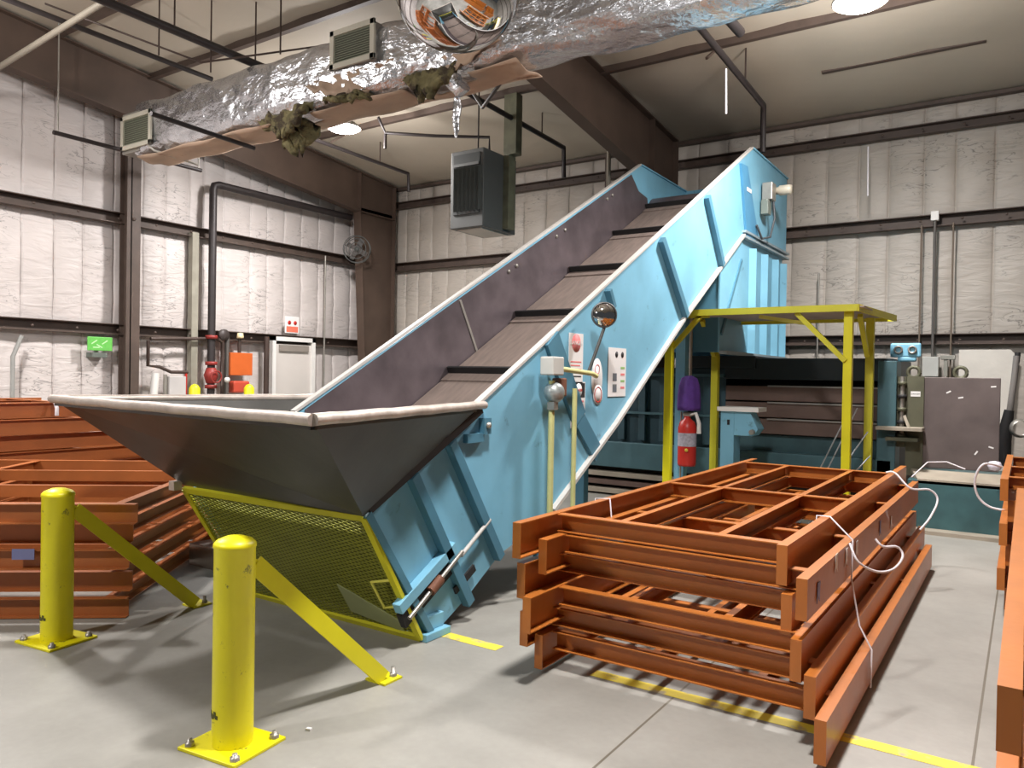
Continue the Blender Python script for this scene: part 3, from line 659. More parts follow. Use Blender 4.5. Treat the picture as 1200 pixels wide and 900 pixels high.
# paper tags
for i, (y, z) in enumerate(((3.78, .66), (4.18, .72), (4.45, .70), (5.6, .68), (6.1, .64), (4.75, .69))):
    t = MB().prism([(-.797, y, z+.045), (-.797, y+.055, z+.045), (-.797, y+.045, z-.05), (-.797, y+.02, z-.02), (-.797, y-.01, z-.05)], (.002, 0, 0)).build('paper_tag', label_w if i % 3 else label_b)
    tag(t, ['folded paper tag at the near end of the strapped stack', 'paper tag left of the strap on the strapped stack', 'paper tag under the strap curl on the strapped stack', 'paper tag halfway along the strapped stack', 'paper tag toward the far end of the strapped stack', 'bluish paper tag right of the strap on the strapped stack'][i], 'tag', 'paper tags on the second frame of the strapped stack')
q = Vector((-4.95, 2.78, 0))-ux*.62
tag(MB().obox(q+Vector((0, 0, .43))-uy*.006, (ux, uy, (0, 0, 1)), (.07, .002, .035)).build('paper_label', label_b), 'small white and blue label on the front left stack left of the bollard', 'label')

# floor line
wlm = worn_line_mat()
for x0, x1, lab in ((-3.05, -2.62, 'short worn piece of yellow floor line beside the conveyor foot'), (-1.98, .6, 'yellow painted floor line passing under the strapped stack')):
    tag(MB().box((x0, 3.77, .0005), (x1, 3.86, .002)).build('floor_line', wlm), lab, 'floor marking')

# ================================================================== CANOPY
cp = thing('canopy_frame', (-2.5, 8.4, 0), 'yellow steel canopy on four posts over the baler controls', 'canopy')
posts = [(-3.45, 8.4), (-1.54, 8.5), (-3.30, 9.55), (-1.50, 9.55)]
for i, (x, y) in enumerate(posts):
    MB().bar((x, y, .01), (x, y, 2.38), .085, .085, (0, 1, 0)).build('post', yellow if i < 2 else canopy_y, cp, bevel=.004)
    MB().box((x-.11, y-.11, 0), (x+.11, y+.11, .012)).build('base_plate', canopy_y, cp)
MB().box((-3.62, 8.4, 2.405), (-1.38, 9.95, 2.42)).build('roof_sheet', mat('canopy_board', (176, 160, 146), .7, 0, .12, 3), cp)
e = MB(); 
for a, b in (((-3.62, 8.38, 2.40), (-1.44, 8.38, 2.40)), ((-1.44, 8.38, 2.40), (-1.30, 9.97, 2.40)), ((-3.62, 9.97, 2.40), (-1.30, 9.97, 2.40)), ((-3.62, 8.38, 2.40), (-3.62, 9.97, 2.40))): e.bar(a, b, .03, .07)
e.build('roof_edge', canopy_y, cp)
MB().bar((-2.05, 8.44, 2.37), (-1.56, 8.46, 1.86), .05, .05, (0, 1, 0)).build('knee_brace', canopy_y, cp)
MB().bar((-1.52, 9.0, 2.37), (-1.52, 9.5, 1.95), .05, .05, (1, 0, 0)).build('knee_brace', canopy_y, cp)
MB().bar((-3.32, 9.1, 2.37), (-3.30, 9.5, 1.95), .05, .05, (1, 0, 0)).build('knee_brace', canopy_y, cp)
MB().bar((-3.40, 8.44, 2.37), (-3.0, 8.44, 2.37), .05, .05, (0, 1, 0)).bar((-3.44, 8.44, 2.0), (-3.1, 8.44, 2.37), .05, .05, (0, 1, 0)).build('knee_brace', canopy_y, cp)
MB().bar((-2.50, 8.7, 2.36), (-1.95, 8.6, 2.26), .07, .04).build('cross_strap', mat('strap_yellow', (226, 218, 96), .5), cp)

# ================================================================== BALER
bl = thing('baler', (-3.5, 11, 0), 'dark teal horizontal baler along the back wall behind the canopy', 'baler')
BY = 9.95
MB().box((-7.4, BY+.03, .42), (-3.3, 11.7, 1.80)).build('body', teal, bl, bevel=.01)
MB().box((-3.3, BY+.5, .3), (-1.35, 11.7, 1.66)).build('chamber', mat('chamber_dark', (40, 44, 46), .6, .1), bl)
MB().box((-3.3, BY-.02, 1.66), (-1.32, 11.7, 1.93)).build('top_beam', mat('teal_black', (30, 44, 50), .5, .1), bl, bevel=.008)
MB().box((-3.75, BY-.05, 1.80), (-2.9, 11.2, 1.96)).build('top_box', mat('teal_black', (30, 44, 50)), bl, bevel=.008)
r_ = MB()
for i in range(13): r_.box((-7.3+i*.31, BY-.05, .78), (-7.3+i*.31+.10, BY+.04, 1.68))
r_.build('body_ribs', teal, bl, bevel=.006)
MB().box((-7.45, BY-.08, .38), (-1.3, BY+.1, .74)).build('lower_beam', teal_lt, bl, bevel=.008)
MB().box((-7.45, BY-.07, 1.15), (-3.3, BY+.02, 1.18)).build('rail', teal_lt, bl)
MB().box((-7.45, BY-.07, 1.68), (-3.3, BY+.02, 1.72)).build('rail', teal_lt, bl)
for i, z in enumerate((1.06, 1.27, 1.48)):
    MB().bar((-3.3, BY+.1, z), (-1.44, BY+.1, z), .16, .19).build('ram_beam', ram_m, bl, bevel=.01)
    MB().box((-2.75, BY-.01, z+.085), (-1.44, BY+.01, z+.105)).build('beam_highlight', mat('lit_edge', (160, 156, 150), .4, .5), bl)  # pale strips imitate light caught along the beam tops
for z in (.85, ): MB().box((-3.3, BY+.1, .6), (-1.44, BY+.4, .95)).build('lower_panel', mat('panel_teal_mid', (60, 90, 96), .5, .1, .3, 4), bl)
MB().box((-1.46, BY-.08, .3), (-1.26, BY+.3, 1.90)).build('end_column', teal_lt, bl, bevel=.01)
MB().box((-7.4, BY+.1, .0), (-1.4, 11.7, .38)).build('skid', mat('skid_dark', (42, 40, 38), .7), bl)
for i in range(3): MB().box((-7.0, BY-.12-.05*i, .03+.11*(2-i)), (-3.6, BY+.05, .09+.11*(2-i))).build('floor_slat', tan_m if i != 1 else ram_m, bl)
# light blue pieces at the far back
MB().box((-1.38, 10.2, 1.95), (-1.05, 10.24, 2.12)).box((-1.3, 10.2, 1.9), (-1.1, 10.3, 1.96)).build('lug_plate', blue, bl, bevel=.02)
for x in (-1.29, -1.14): MB().lathe((x, 10.195, 2.04), [(.03, .0), (.05, .0), (.05, .02), (.03, .02), (.03, 0)], 20, (0, -1, 0)).build('lug_eye', galv, bl)
# hinge stack & table
hg = MB()
hg.box((-1.26, BY, .9), (-1.17, BY+.2, 1.72))
hg.build('hinge_plate', olive_m, bl)
for i in range(5): MB().lathe((-1.205, BY-.04, 1.02+i*.15), [(.0001, .04), (.05, .04), (.05, 0), (.0001, 0)], 14).build('hinge_barrel', black_m if i % 2 else olive_m, bl)
MB().tube([(-1.205, BY-.04, .98), (-1.205, BY-.04, 1.72)], .025, 10).build('hinge_pin', galv, bl)
MB().box((-1.45, BY-.25, 1.10), (-.97, BY, 1.14)).build('shelf', tan_m, bl, bevel=.004)
MB().box((-1.35, BY-.2, .98), (-1.02, BY, 1.02)).build('shelf', olive_m, bl)
MB().bar((-1.12, BY-.12, 1.14), (-1.17, BY-.10, 1.27), .03, .02, (0, 1, 0)).build('lever', tan_m, bl)
# door plate
MB().box((-1.165, BY+.0, .58), (-.985, BY+.12, 1.725)).build('door_edge', olive_m, bl)
dp = MB().box((-.99, BY+.02, .68), (-.245, BY+.10, 1.715)).build('bale_door', plate_m, bl, bevel=.006)
for x in (-1.10, -.63):
    n = 20; e = MB(); pts = [(x+.062*math.cos(2*math.pi*i/n), BY+.06, 1.77+.062*math.sin(2*math.pi*i/n)) for i in range(n+1)]; e.tube(pts, .02, 8, False); e.build('lifting_eye', olive_m, bl)
MB().box((-1.12, BY-.004, 1.49), (-1.02, BY+.0, 1.55)).build('data_plate', label_w, bl)
text_part('lettering', 'DANGER', .022, (-1.07, BY-.005, 1.52), (R(90), 0, 0), ink, bl)
for (x, z, a) in ((-.74, 1.55, .5), (-.62, 1.49, .2), (-.46, .88, 1.0), (-.32, .95, -.3), (-.31, 1.62, .1)):
    MB().obox((x, BY+.018, z), ((math.cos(a), 0, math.sin(a)), (0, 1, 0), (-math.sin(a), 0, math.cos(a))), (.025, .002, .008)).build('chip', label_w, dp)
# discharge table + beam
MB().prism([(-1.10, BY-.02, .66), (-.15, BY-.02, .66), (-.15, BY-.30, .58), (-1.0, BY-.30, .58)], (0, 0, -.05)).build('discharge_plate', tan_m, bl)
MB().prism([(-1.10, BY-.3, .03), (-1.10, BY-.3, .57), (-1.10, BY+1.4, .57), (-1.10, BY+1.4, .03)], (.95, 0, 0)).build('discharge_beam', mat('teal_worn', (60, 96, 100), .45, .1, .35, 3, .05, 10), bl, bevel=.01)
MB().box((-1.2, BY-.5, .0), (-.1, BY+1.2, .04)).build('floor_plate', tan_m, bl)
# chute
ch = thing('discharge_chute', (-3.9, 10.5, 1.96), 'light blue ribbed steel chute hanging under the conveyor head onto the baler', 'chute')
MB().prism([(XN-.03, y, z) for y, z in ((9.12, 1.98), (11.88, 1.98), (11.88, 3.48), (9.92, 3.48), (9.12, 2.98))], (.02, 0, 0)).build('side_panel', blue, ch)
MB().prism([(XF+.01, y, z) for y, z in ((9.12, 1.98), (11.88, 1.98), (11.88, 3.48), (9.92, 3.48), (9.12, 2.98))], (.02, 0, 0)).build('side_panel', blue, ch)
MB().box((XF+.03, 11.86, 1.98), (XN-.03, 11.88, 3.48)).build('back_panel', blue, ch)
MB().box((XF+.03, 9.14, 1.98), (XN-.03, 9.16, 2.95)).build('front_panel', blue_shaded, ch)
for y in (10.25, 10.8, 11.35, 11.8): 
    MB().prism([(XN-.01, y, 1.98), (XN-.01, y+.12, 1.98), (XN+.07, y+.06, 1.98)], (0, 0, 1.42)).build('rib', blue, ch)
MB().box((XN-.01, 9.12, 1.96), (XN+.08, 11.9, 2.0)).build('bottom_flange', mat('flange_bluegrey', (150, 166, 172)), ch)
MB().bar((XN+.0, 9.16, 2.2), (XN+.0, 9.9, 3.2), .02, .05, (0, 1, 0)).build('gusset', blue_shaded, ch)
# uprights under the head by the chute
tag(MB().box((-3.62, 9.02, 0), (-3.50, 9.14, 2.72)).build('support_post', blue), 'light blue square support post left of the hanging extinguisher cover', 'post')
tag(MB().tube([(-3.42, 9.0, 1.5), (-3.42, 9.0, 2.9)], .02, 8).build('conduit_pipe', galv), 'thin pale conduit rising above the purple cover', 'pipe')
# operator box
ob_ = thing('control_stand', (-2.8, 9.0, 0), 'light blue control stand with a white top in front of the baler', 'control stand')
MB().box((-3.0, 8.9, .0), (-2.84, 9.15, 1.28)).build('column', blue, ob_, bevel=.006)
MB().prism([(-2.84, 8.9, 1.28), (-2.84, 8.9, 1.0), (-2.62, 8.9, 1.0), (-2.56, 8.9, 1.08), (-2.66, 8.9, 1.28)], (0, .25, 0)).build('head_box', blue, ob_, bevel=.006)
MB().box((-3.03, 8.86, 1.28), (-2.55, 9.2, 1.33)).build('white_top', white_m, ob_)
MB().tube([(-2.62, 8.9, 1.05), (-2.62, 8.84, 1.05)], .03, 12).build('knob', galv, ob_)
MB().box((-2.92, 8.895, 1.12), (-2.89, 8.9, 1.18)).build('label', ink, ob_)

# extinguisher and purple cover
ex = thing('fire_extinguisher', (-3.40, 8.88, .62), 'red fire extinguisher with a pale label hanging on the blue post', 'fire extinguisher')
MB().lathe((-3.40, 8.88, .60), [(.0001, 0), (.10, .0), (.11, .03), (.11, .46), (.09, .53), (.04, .57), (.035, .62), (.0001, .62)], 24).build('cylinder', red_m, ex)
MB().lathe((-3.40, 8.88, .84), [(.112, 0), (.112, .16)], 24).build('paper_label', mat('ext_label', (176, 172, 184), .5, 0, .3, 30), ex)
MB().tube([(-3.36, 8.86, 1.22), (-3.28, 8.84, 1.24), (-3.24, 8.84, 1.12), (-3.24, 8.84, 1.0)], [.018, .02, .024, .028], 10).build('hose', white_m, ex)
MB().box((-3.45, 8.84, 1.2), (-3.33, 8.92, 1.25)).build('valve', galv, ex, bevel=.01)
MB().lathe((-3.36, 8.76, .80), [(.0001, .012), (.02, .01), (.02, 0)], 12, (0, -1, 0)).build('inspection_tag', mat('tag_yellow', (230, 200, 70), .5), ex)
MB().tube([(-3.5, 8.93, .3), (-3.5, 8.93, 1.25)], .012, 8).build('hanger', galv, ex)
pc = MB(); n = 16
for j in range(8):
    pass
prof = [(.03, .42), (.09, .39), (.12, .30), (.13, .2), (.135, .05), (.13, .0)]
pc.lathe((-3.40, 8.9, 1.27), prof, 24)
pcb = tag(pc.build('extinguisher_cover', purple), 'purple cloth cover hanging above the fire extinguisher', 'cloth cover')
for v in pcb.o.data.vertices:
    a = math.atan2(v.co.y, v.co.x); v.co.x *= 1+.1*math.sin(5*a); v.co.y *= 1+.1*math.sin(5*a+1)
so = pcb.o.modifiers.new('thickness', 'SOLIDIFY'); so.thickness = .006
# bale wires
bw = [[(-2.2, 9.1, .02), (-1.95, 9.1, .6), (-1.62, 9.2, 1.38)], [(-2.12, 9.05, .02), (-1.86, 9.1, .6), (-1.56, 9.2, 1.36)], [(-2.02, 9.0, .02), (-1.78, 9.1, .55), (-1.45, 9.2, 1.1)], [(-1.95, 9.0, .02), (-1.72, 9.0, .45), (-1.42, 9.2, .84)]]
for i, p in enumerate(bw):
    a, b, c = [Vector(q) for q in p]; pts = [(a*(1-t)**2+b*2*t*(1-t)+c*t*t) for t in [k/8 for k in range(9)]]
    tag(MB().tube(pts, .008, 6).build('bale_wire', mat('wire_silver', (190, 196, 200), .3, .8)), 'silver bale wire leaning by the yellow canopy post, %s of the bundle' % ['leftmost', 'second from left', 'third from left', 'rightmost'][i], 'wire', 'silver bale wires leaning at the canopy')

# ================================================================== MIRROR, CONTROL STAND ON THE CONVEYOR SIDE
mi = thing('convex_mirror', (-2.98, 5.86, 1.9), 'small round convex mirror on a stalk against the blue conveyor side', 'mirror')
cc = Vector((-2.93, 5.72, 2.17)); ax = Vector((.62, -.78, .05)).normalized()
MB().lathe(cc, [(.0001, .045), (.04, .042), (.07, .03), (.098, .006)], 28, ax).build('mirror_face', mirror_m, mi)
MB().lathe(cc, [(.098, .012), (.108, .012), (.108, -.012), (.06, -.03), (.0001, -.03)], 28, ax).build('rim', mat('mirror_rim', (96, 96, 96), .4, .4), mi)
MB().tube([(-2.93, 5.73, 2.07), (-2.97, 5.66, 1.86), (-3.0, 5.6, 1.70)], .014, 8).build('stalk', grey_heater, mi)
py = mat('pale_yellow_pipe', (206, 204, 140), .5, 0, .15, 8)
ps = thing('pull_switch_stand', (-2.97, 5.1, 0), 'pale yellow pipe stand with a switch box against the conveyor side', 'stand')
MB().tube([(-2.98, 4.98, 0.01), (-2.98, 4.98, 1.62)], .024, 10).build('post', py, ps)
MB().tube([(-2.95, 5.28, 0.01), (-2.95, 5.28, 1.56)], .02, 10).build('post', py, ps)
MB().tube([(-2.96, 4.92, 1.72), (-2.97, 5.6, 1.68), (-2.97, 5.68, 1.66)], .02, 10).build('cross_pipe', py, ps)
MB().box((-3.04, 4.90, 1.66), (-2.92, 5.06, 1.80)).build('upper_box', mat('box_pale', (190, 190, 184), .5), ps, bevel=.01)
MB().lathe((-2.97, 5.0, 1.53), [(.0001, .07), (.05, .06), (.075, .03), (.08, -.02), (.05, -.06), (.0001, -.07)], 18, (1, -.6, 0)).build('alarm_bell', mat('bell_grey', (170, 176, 174), .35, .5, .3, 20), ps)
MB().box((-3.03, 5.06, 1.5), (-2.95, 5.16, 1.64)).build('switch_body', rust, ps, bevel=.01)
MB().bar((-2.97, 4.98, 1.40), (-2.97, 4.98, 1.46), .06, .06, (0, 1, 0)).build('clamp', galv, ps)
MB().box((-3.07, 4.9, .0), (-2.87, 5.4, .015)).build('base', galv, ps)

# ================================================================== DUCT
dt = thing('air_duct', (-5, 6.4, 4.6), 'big foil-wrapped air duct with torn insulation hanging under the roof', 'air duct')
def duct_ring(x, k, w0=.27, h0=.375, zc=4.985, yc=6.16):
    pts = []; n = 28
    for i in range(n):
        a = 2*math.pi*i/n; c_, s_ = math.cos(a), math.sin(a); e = .55
        wob = 1+.035*math.sin(7*a+x*3.1)+.03*math.sin(3*a-x*5.7)
        pts.append((x, yc+w0*math.copysign(abs(c_)**e, c_)*wob*k, zc+h0*math.copysign(abs(s_)**e, s_)*wob*k))
    return pts
V = []; F = []; x = -10.35; j = 0; n = 28
while x < 1.2:
    V += duct_ring(x, 1+.02*math.sin(x*4.0)+.012*math.sin(x*11)); j += 1; x += .12
for a in range(j-1):
    for i in range(n): F.append((a*n+i, a*n+(i+1) % n, (a+1)*n+(i+1) % n, (a+1)*n+i))
MB().add(V, F, True).build('foil_wrap', foil, dt)
# kraft underside (torn facing)
V = []; F = []; j = 0; x = -10.3; m_n = 9
while x < -3.95:
    for i in range(m_n):
        t = i/(m_n-1); y = 5.93+.47*t; V.append((x, y, 4.585-.03*math.sin(math.pi*t)+.014*math.sin(x*6+t*9)))
    j += 1; x += .14
for a in range(j-1):
    xx = -10.3+a*.14
    for i in range(m_n-1):
        if -7.55 < xx < -6.9 and i < 5+2*math.sin(a): continue
        if -5.5 < xx < -4.6 and i < 4+2*math.sin(a*1.7): continue
        F.append((a*m_n+i, a*m_n+i+1, (a+1)*m_n+i+1, (a+1)*m_n+i))
kp = MB().add(V, F, True).build('kraft_underside', kraft, dt); s_ = kp.o.modifiers.new('thickness', 'SOLIDIFY'); s_.thickness = .01
# kraft side panel flap on the front face between the grilles
def rag(x0, x1, ztop, drops, y, m_, nm, thick=.05, seed=1):
    rnd = random.Random(seed); n_ = 18; V = []; F = []
    for i in range(n_+1):
        t = i/n_; x = x0+(x1-x0)*t; d_ = drops*(.25+.75*math.sin(math.pi*t)**.8)*rnd.uniform(.65, 1.1)
        for k in range(6):
            q = k/5; V.append((x+.05*math.sin(q*4+seed), y+rnd.uniform(-.03, .03)+.10*q*math.sin(3*t+seed), ztop-d_*q))
    for i in range(n_):
        for k in range(5): F.append((i*6+k, i*6+k+1, (i+1)*6+k+1, (i+1)*6+k))
    p = MB().add(V, F, True).build(nm, m_, dt); s_ = p.o.modifiers.new('thickness', 'SOLIDIFY'); s_.thickness = thick; return p
rag(-7.75, -6.75, 4.72, .34, 5.93, insul, 'hanging_insulation', .08, 2)
rag(-7.45, -6.95, 4.60, .42, 6.05, insul, 'hanging_insulation', .06, 5)
rag(-5.35, -4.70, 4.70, .30, 5.92, insul, 'hanging_insulation', .08, 9)
rag(-6.5, -5.9, 4.66, .12, 5.92, insul, 'hanging_insulation', .05, 4)
rag(-6.75, -5.45, 4.90, .34, 5.90, kraft, 'torn_kraft_facing', .01, 11)
rag(-5.3, -4.2, 4.80, .20, 5.91, kraft, 'torn_kraft_facing', .01, 14)
MB().tube([(-4.75, 5.95, 4.55), (-4.66, 5.95, 4.42), (-4.60, 5.93, 4.46)], [.09, .06, .07], 10).build('foil_tatter', foil, dt)
tag(MB().tube([(-4.74, 6.0, 4.40), (-4.73, 6.0, 4.30), (-4.75, 6.0, 4.18), (-4.74, 6.0, 4.08), (-4.745, 6.0, 4.0)], [.03, .045, .035, .03, .008], 8).build('foil_strip', foil), 'shiny foil strip dangling under the duct left of the heater', 'foil strip')
# end box and grilles
MB().box((-10.62, 5.90, 4.66), (-10.2, 6.4, 5.22)).build('end_plenum', galv, dt, bevel=.01)
def grille(x0, x1, z0, z1, y):
    f_ = MB(); b = .06
    f_.box((x0, y-.03, z0), (x1, y, z0+b)).box((x0, y-.03, z1-b), (x1, y, z1)).box((x0, y-.03, z0), (x0+b, y, z1)).box((x1-b, y-.03, z0), (x1, y, z1))
    fr_ = f_.build('grille_frame', mat('grille_cream', (196, 192, 176), .5), dt, bevel=.004)
    sl = MB(); n_ = 12
    for i in range(n_): z = z0+b+(z1-z0-2*b)*(i+.5)/n_; sl.obox(((x0+x1)/2, y-.012, z), ((1, 0, 0), (0, 1, .6), (0, -.6, 1)), ((x1-x0)/2-b, .012, .002))
    sl.build('louvres', brass, fr_)
    MB().box((x0+b, y-.001, z0+b), (x1-b, y+.006, z1-b)).build('grille_back', mat('grille_dark', (104, 106, 92), .7), fr_)
grille(-10.6, -9.86, 4.70, 5.17, 5.89)
grille(-6.38, -5.72, 4.94, 5.36, 5.86)
MB().box((-6.36, 5.87, 4.96), (-5.74, 6.05, 5.34)).build('grille_collar', galv, dt)
MB().tube([(-10.0, 5.9, 4.72), (-9.8, 5.88, 4.60), (-9.75, 6.5, 4.55)], .018, 8).build('hanger_bracket', galv, dt)

# ================================================================== DOME MIRROR
dm = thing('dome_mirror', (-3.66, 4.63, 4.42), 'large round dome mirror hanging below the duct at the top edge', 'mirror')
cx, cy, cz = -3.62, 4.56, 4.50; rr = .455
MB().lathe((cx, cy, cz), [(.0001, -rr*.86)]+[(rr*math.sin(R(a)), -rr*.86*math.cos(R(a))) for a in range(8, 91, 7)]+[(rr, 0)], 48).build('mirror_dome', mirror_m, dm)
MB().lathe((cx, cy, cz), [(rr, -.015), (rr+.02, -.01), (rr+.02, .02), (rr-.02, .03), (.0001, .05)], 48).build('rim', galv, dm)
MB().lathe((cx+.06, cy-.10, cz-.33), [(.17, -.015), (.18, .0), (.17, .015)], 32, (.16, -.45, -1)).build('reflection_ring', galv, dm)  # ring added to imitate a reflection in the dome
MB().tube([(cx, cy, cz+.04), (cx, cy, roofz(cy)+.15)], .012, 8).build('hanging_rod', pipe_dk, dm)

# ================================================================== UNIT HEATER
uh = thing('unit_heater', (-6.9, 9.4, 3.8), 'grey box unit heater hanging from the ceiling left of the conveyor top', 'heater')
hb = MB().box((-7.2, 9.0, 3.82), (-6.6, 9.85, 4.96)).build('cabinet', grey_heater, uh, bevel=.01)
MB().box((-7.14, 8.985, 4.02), (-6.66, 9.0, 4.90)).build('louvre_recess', mat('recess_dark', (40, 44, 42), .7), uh)
for i in range(7): MB().obox((-7.12+.075*i+.03, 8.975, 4.38), ((1, .5, 0), (-.5, 1, 0), (0, 0, 1)), (.03, .003, .32)).build('louvre_blade', mat('blade_dark', (62, 68, 66), .5), uh)
MB().box((-7.13, 8.97, 4.72), (-6.67, 8.99, 4.76)).build('louvre_bar', grey_heater, uh)
MB().box((-7.12, 9.08, 3.805), (-6.68, 9.77, 3.82)).build('bottom_panel', mat('heater_bottom', (188, 180, 170), .5), uh)
MB().box((-6.6, 9.55, 3.9), (-6.56, 9.62, 4.9)).build('side_seam', grey_heater, uh)
MB().box((-6.60, 9.50, 4.96), (-6.38, 9.66, 5.86)).box((-6.6, 9.5, 3.86), (-6.5, 9.68, 4.96)).build('flue', mat('flue_greygreen', (104, 104, 84), .6, .2, .3, 6), uh)
MB().tube([(-7.0, 9.4, 4.96), (-7.0, 9.4, roofz(9.4)+.13)], .012, 8).build('hanging_rod', pipe_dk, uh)

# ================================================================== CEILING PIPES
def pipe(pts, r, label, m_=pipe_dk, name='sprinkler_pipe', cat='pipe'):
    return tag(MB().tube(pts, r, 10).build(name, m_), label, cat)
pipe([(-8.12, -3, 5.55), (-8.12, 7.43, 5.5)], .05, 'thick black pipe running toward the back over the duct')
pipe([(-9.15, -3, 5.68), (-9.3, 6.4, 5.62)], .032, 'thin black pipe left of the thick black pipe')
pipe([(-8.15, 4.85, 4.5), (-8.25, 6.3, 4.5)], .028, 'short dark pipe crossing in front of the duct end')
pipe([(-11.0, 5.16, 4.84), (-11.0, 7.4, 4.84)], .03, 'dark bar hanging on rods below the left end of the duct', name='hanging_bar', cat='bar')
pipe([(-9.85, 8.7, 5.5), (-9.95, 11.13, 5.5), (-9.95, 11.15, 5.16)], .032, 'dark pipe with a drop near the far left corner')
pipe([(-6.4, 7.9, 5.5), (-6.55, 11.2, 5.5), (-6.55, 11.22, 5.0)], .04, 'dark pipe with a drop right of the heater')
pipe([(-3.05, 7.9, 5.5), (-3.15, 10.9, 5.5), (-3.15, 10.92, 4.85)], .04, 'dark pipe with a drop above the conveyor head')
pipe([(-2.76, 6.6, 5.5), (-2.72, 8.48, 5.5)], .055, 'thick dark pipe stub near the right lamp')
pipe([(-8.7, 9.0, 5.75), (-8.6, 9.06, 5.5), (-8.0, 9.6, 5.5), (-7.3, 10.1, 5.5), (-7.3, 10.1, 5.2)], .026, 'thin dark pipe bending above the heater')
pipe([(-8.6, 9.06, 5.48), (-8.6, 9.06, 5.25)], .026, 'short vertical pipe stub left of the foil strip')
pipe([(XL+.3, 4.4, 5.35), (-6.2, 4.4, 5.75)], .035, 'pale grey conduit slanting across the top left corner', mat('conduit_pale', (150, 142, 128), .5, .2), 'ceiling_conduit')
pipe([(-9.6, 4.4, 5.9), (-8.2, 5.5, 5.3), (-6.7, 7.4, 6.0)], .012, 'thin brace wire crossing the ceiling left of the duct', pipe_m, 'brace_wire', 'wire')
pipe([(-5.9, 7.5, 5.4), (-4.9, 6.65, 4.52), (-4.4, 6.3, 4.6)], .02, 'dark diagonal brace behind the dome mirror', pipe_dk, 'diagonal_brace', 'brace')
for i, (x, y, z) in enumerate(((-11.0, 5.22, 4.86), (-11.0, 7.35, 4.86), (-8.12, 6.2, 5.55), (-8.12, 5.1, 5.55), (-9.25, 5.6, 5.65), (-8.6, 5.9, 5.4), (-7.4, 6.0, 5.4), (-6.55, 10.5, 5.5), (-3.1, 9.9, 5.5), (-9.9, 10.3, 5.5), (-5.3, 11.6, 5.3))):
    lab = ['hanger rod at the near end of the hanging bar', 'hanger rod at the far end of the hanging bar', 'hanger rod on the thick black pipe', 'nearer hanger rod on the thick black pipe', 'hanger rod on the thin black pipe', 'hanger rod above the duct end', 'hanger rod above the foil part of the duct', 'hanger rod right of the heater', 'hanger rod above the conveyor head', 'hanger rod by the far left pipe drop', 'hanger rod behind the rafter'][i]
    tag(MB().tube([(x, y, z), (x, y, roofz(y)+.13)], .011, 6).build('hanger_rod', galv if i < 2 else pipe_m), lab, 'hanger rod', 'thin hanger rods under the ceiling')
pipe([(-5.55, 10.9, 4.3), (-5.55, 10.9, 5.75)], .035, 'pale vertical conduit left of the red-brown rafter', mat('conduit_pale', (150, 142, 128)), 'conduit_pipe')
pipe([(-6.25, 12.2, 4.4), (-6.25, 12.2, 5.55)], .03, 'dark vertical pipe on the back wall left of the conveyor', pipe_m, 'conduit_pipe')
for i, (x, y, z, l) in enumerate(((-1.95, 11.9, 5.0, .7), (-3.62, 11.9, 4.95, .35), (-2.85, 8.4, 5.1, .5))):
    tag(MB().tube([(x, y, z), (x+.01, y, z-l)], .012, 6).build('plastic_strand', strap_m), ['pale plastic strand on the back wall right of the conveyor head', 'pale plastic strand left of the conveyor head', 'pale plastic strand hanging under the duct end'][i], 'strand', 'pale plastic strands hanging from the roof')

# ================================================================== LEFT WALL FITTINGS
XW = XL+.02
rs = thing('sprinkler_riser', (XW+.1, 8.08, 0), 'dark iron riser pipe with red valves that bends along the left wall', 'pipe')
MB().tube([(XW+.12, 8.08, .02), (XW+.12, 8.08, 4.76), (XW+.12, 8.10, 4.83), (XW+.12, 8.18, 4.86), (XW+.12, 11.3, 4.86)], .065, 14).build('main_pipe', pipe_dk, rs)
for z in (1.35, 1.75, 2.2): MB().lathe((XW+.12, 8.08, z), [(.0001, .06), (.1, .06), (.1, 0), (.0001, 0)], 16).build('flange', mat('valve_red', (150, 50, 44), .5), rs)
MB().lathe((XW+.12, 8.08, 1.42), [(.0001, .3), (.08, .28), (.12, .15), (.08, .02), (.0001, 0)], 16).build('valve_body', mat('valve_red', (150, 50, 44), .5), rs)
MB().lathe((XW+.26, 8.08, 1.55), [(.09, 0), (.11, 0), (.11, .02), (.09, .02), (.09, 0)], 20, (1, 0, 0)).build('hand_wheel', mat('valve_red', (150, 50, 44)), rs)
MB().tube([(XW+.12, 8.08, 1.2), (XW+.12, 8.3, 1.2), (XW+.12, 8.3, 2.15), (XW+.12, 8.2, 2.2)], .035, 10).build('bypass_pipe', pipe_m, rs)
MB().lathe((XW+.1, 8.32, 2.28), [(.0001, .05), (.1, .05), (.1, 0), (.0001, 0)], 18, (1, 0, 0)).build('alarm_gong', mat('gong_dark', (66, 58, 56), .5), rs)
MB().lathe((XW+.24, 8.3, 1.5), [(.0001, .05), (.045, .045), (.045, 0)], 16, (1, 0, 0)).build('gauge', white_m, rs)
pipe([(XW+.08, 7.0, 2.15), (XW+.08, 8.0, 2.2)], .03, 'brown branch pipe under the lower girt left of the riser', pipe_m, 'branch_pipe')
pipe([(XW+.1, 6.95, 2.12), (XW+.1, 6.95, 1.72), (XW+.1, 7.15, 1.70), (XW+.1, 7.35, 1.62), (XW+.1, 7.65, 1.62)], .028, 'bent brown pipe with a red end right of the wall post', pipe_m, 'branch_pipe')
pipe([(XW+.1, 7.62, 1.62), (XW+.1, 7.62, 1.25), (XW+.1, 7.72, 1.0)], .02, 'thin red drain pipe left of the riser', red_m, 'drain_pipe')
hs = thing('backflow_valve', (XW+.1, 7.2, 1.0), 'white and grey valve assembly on the left wall right of the post', 'valve')
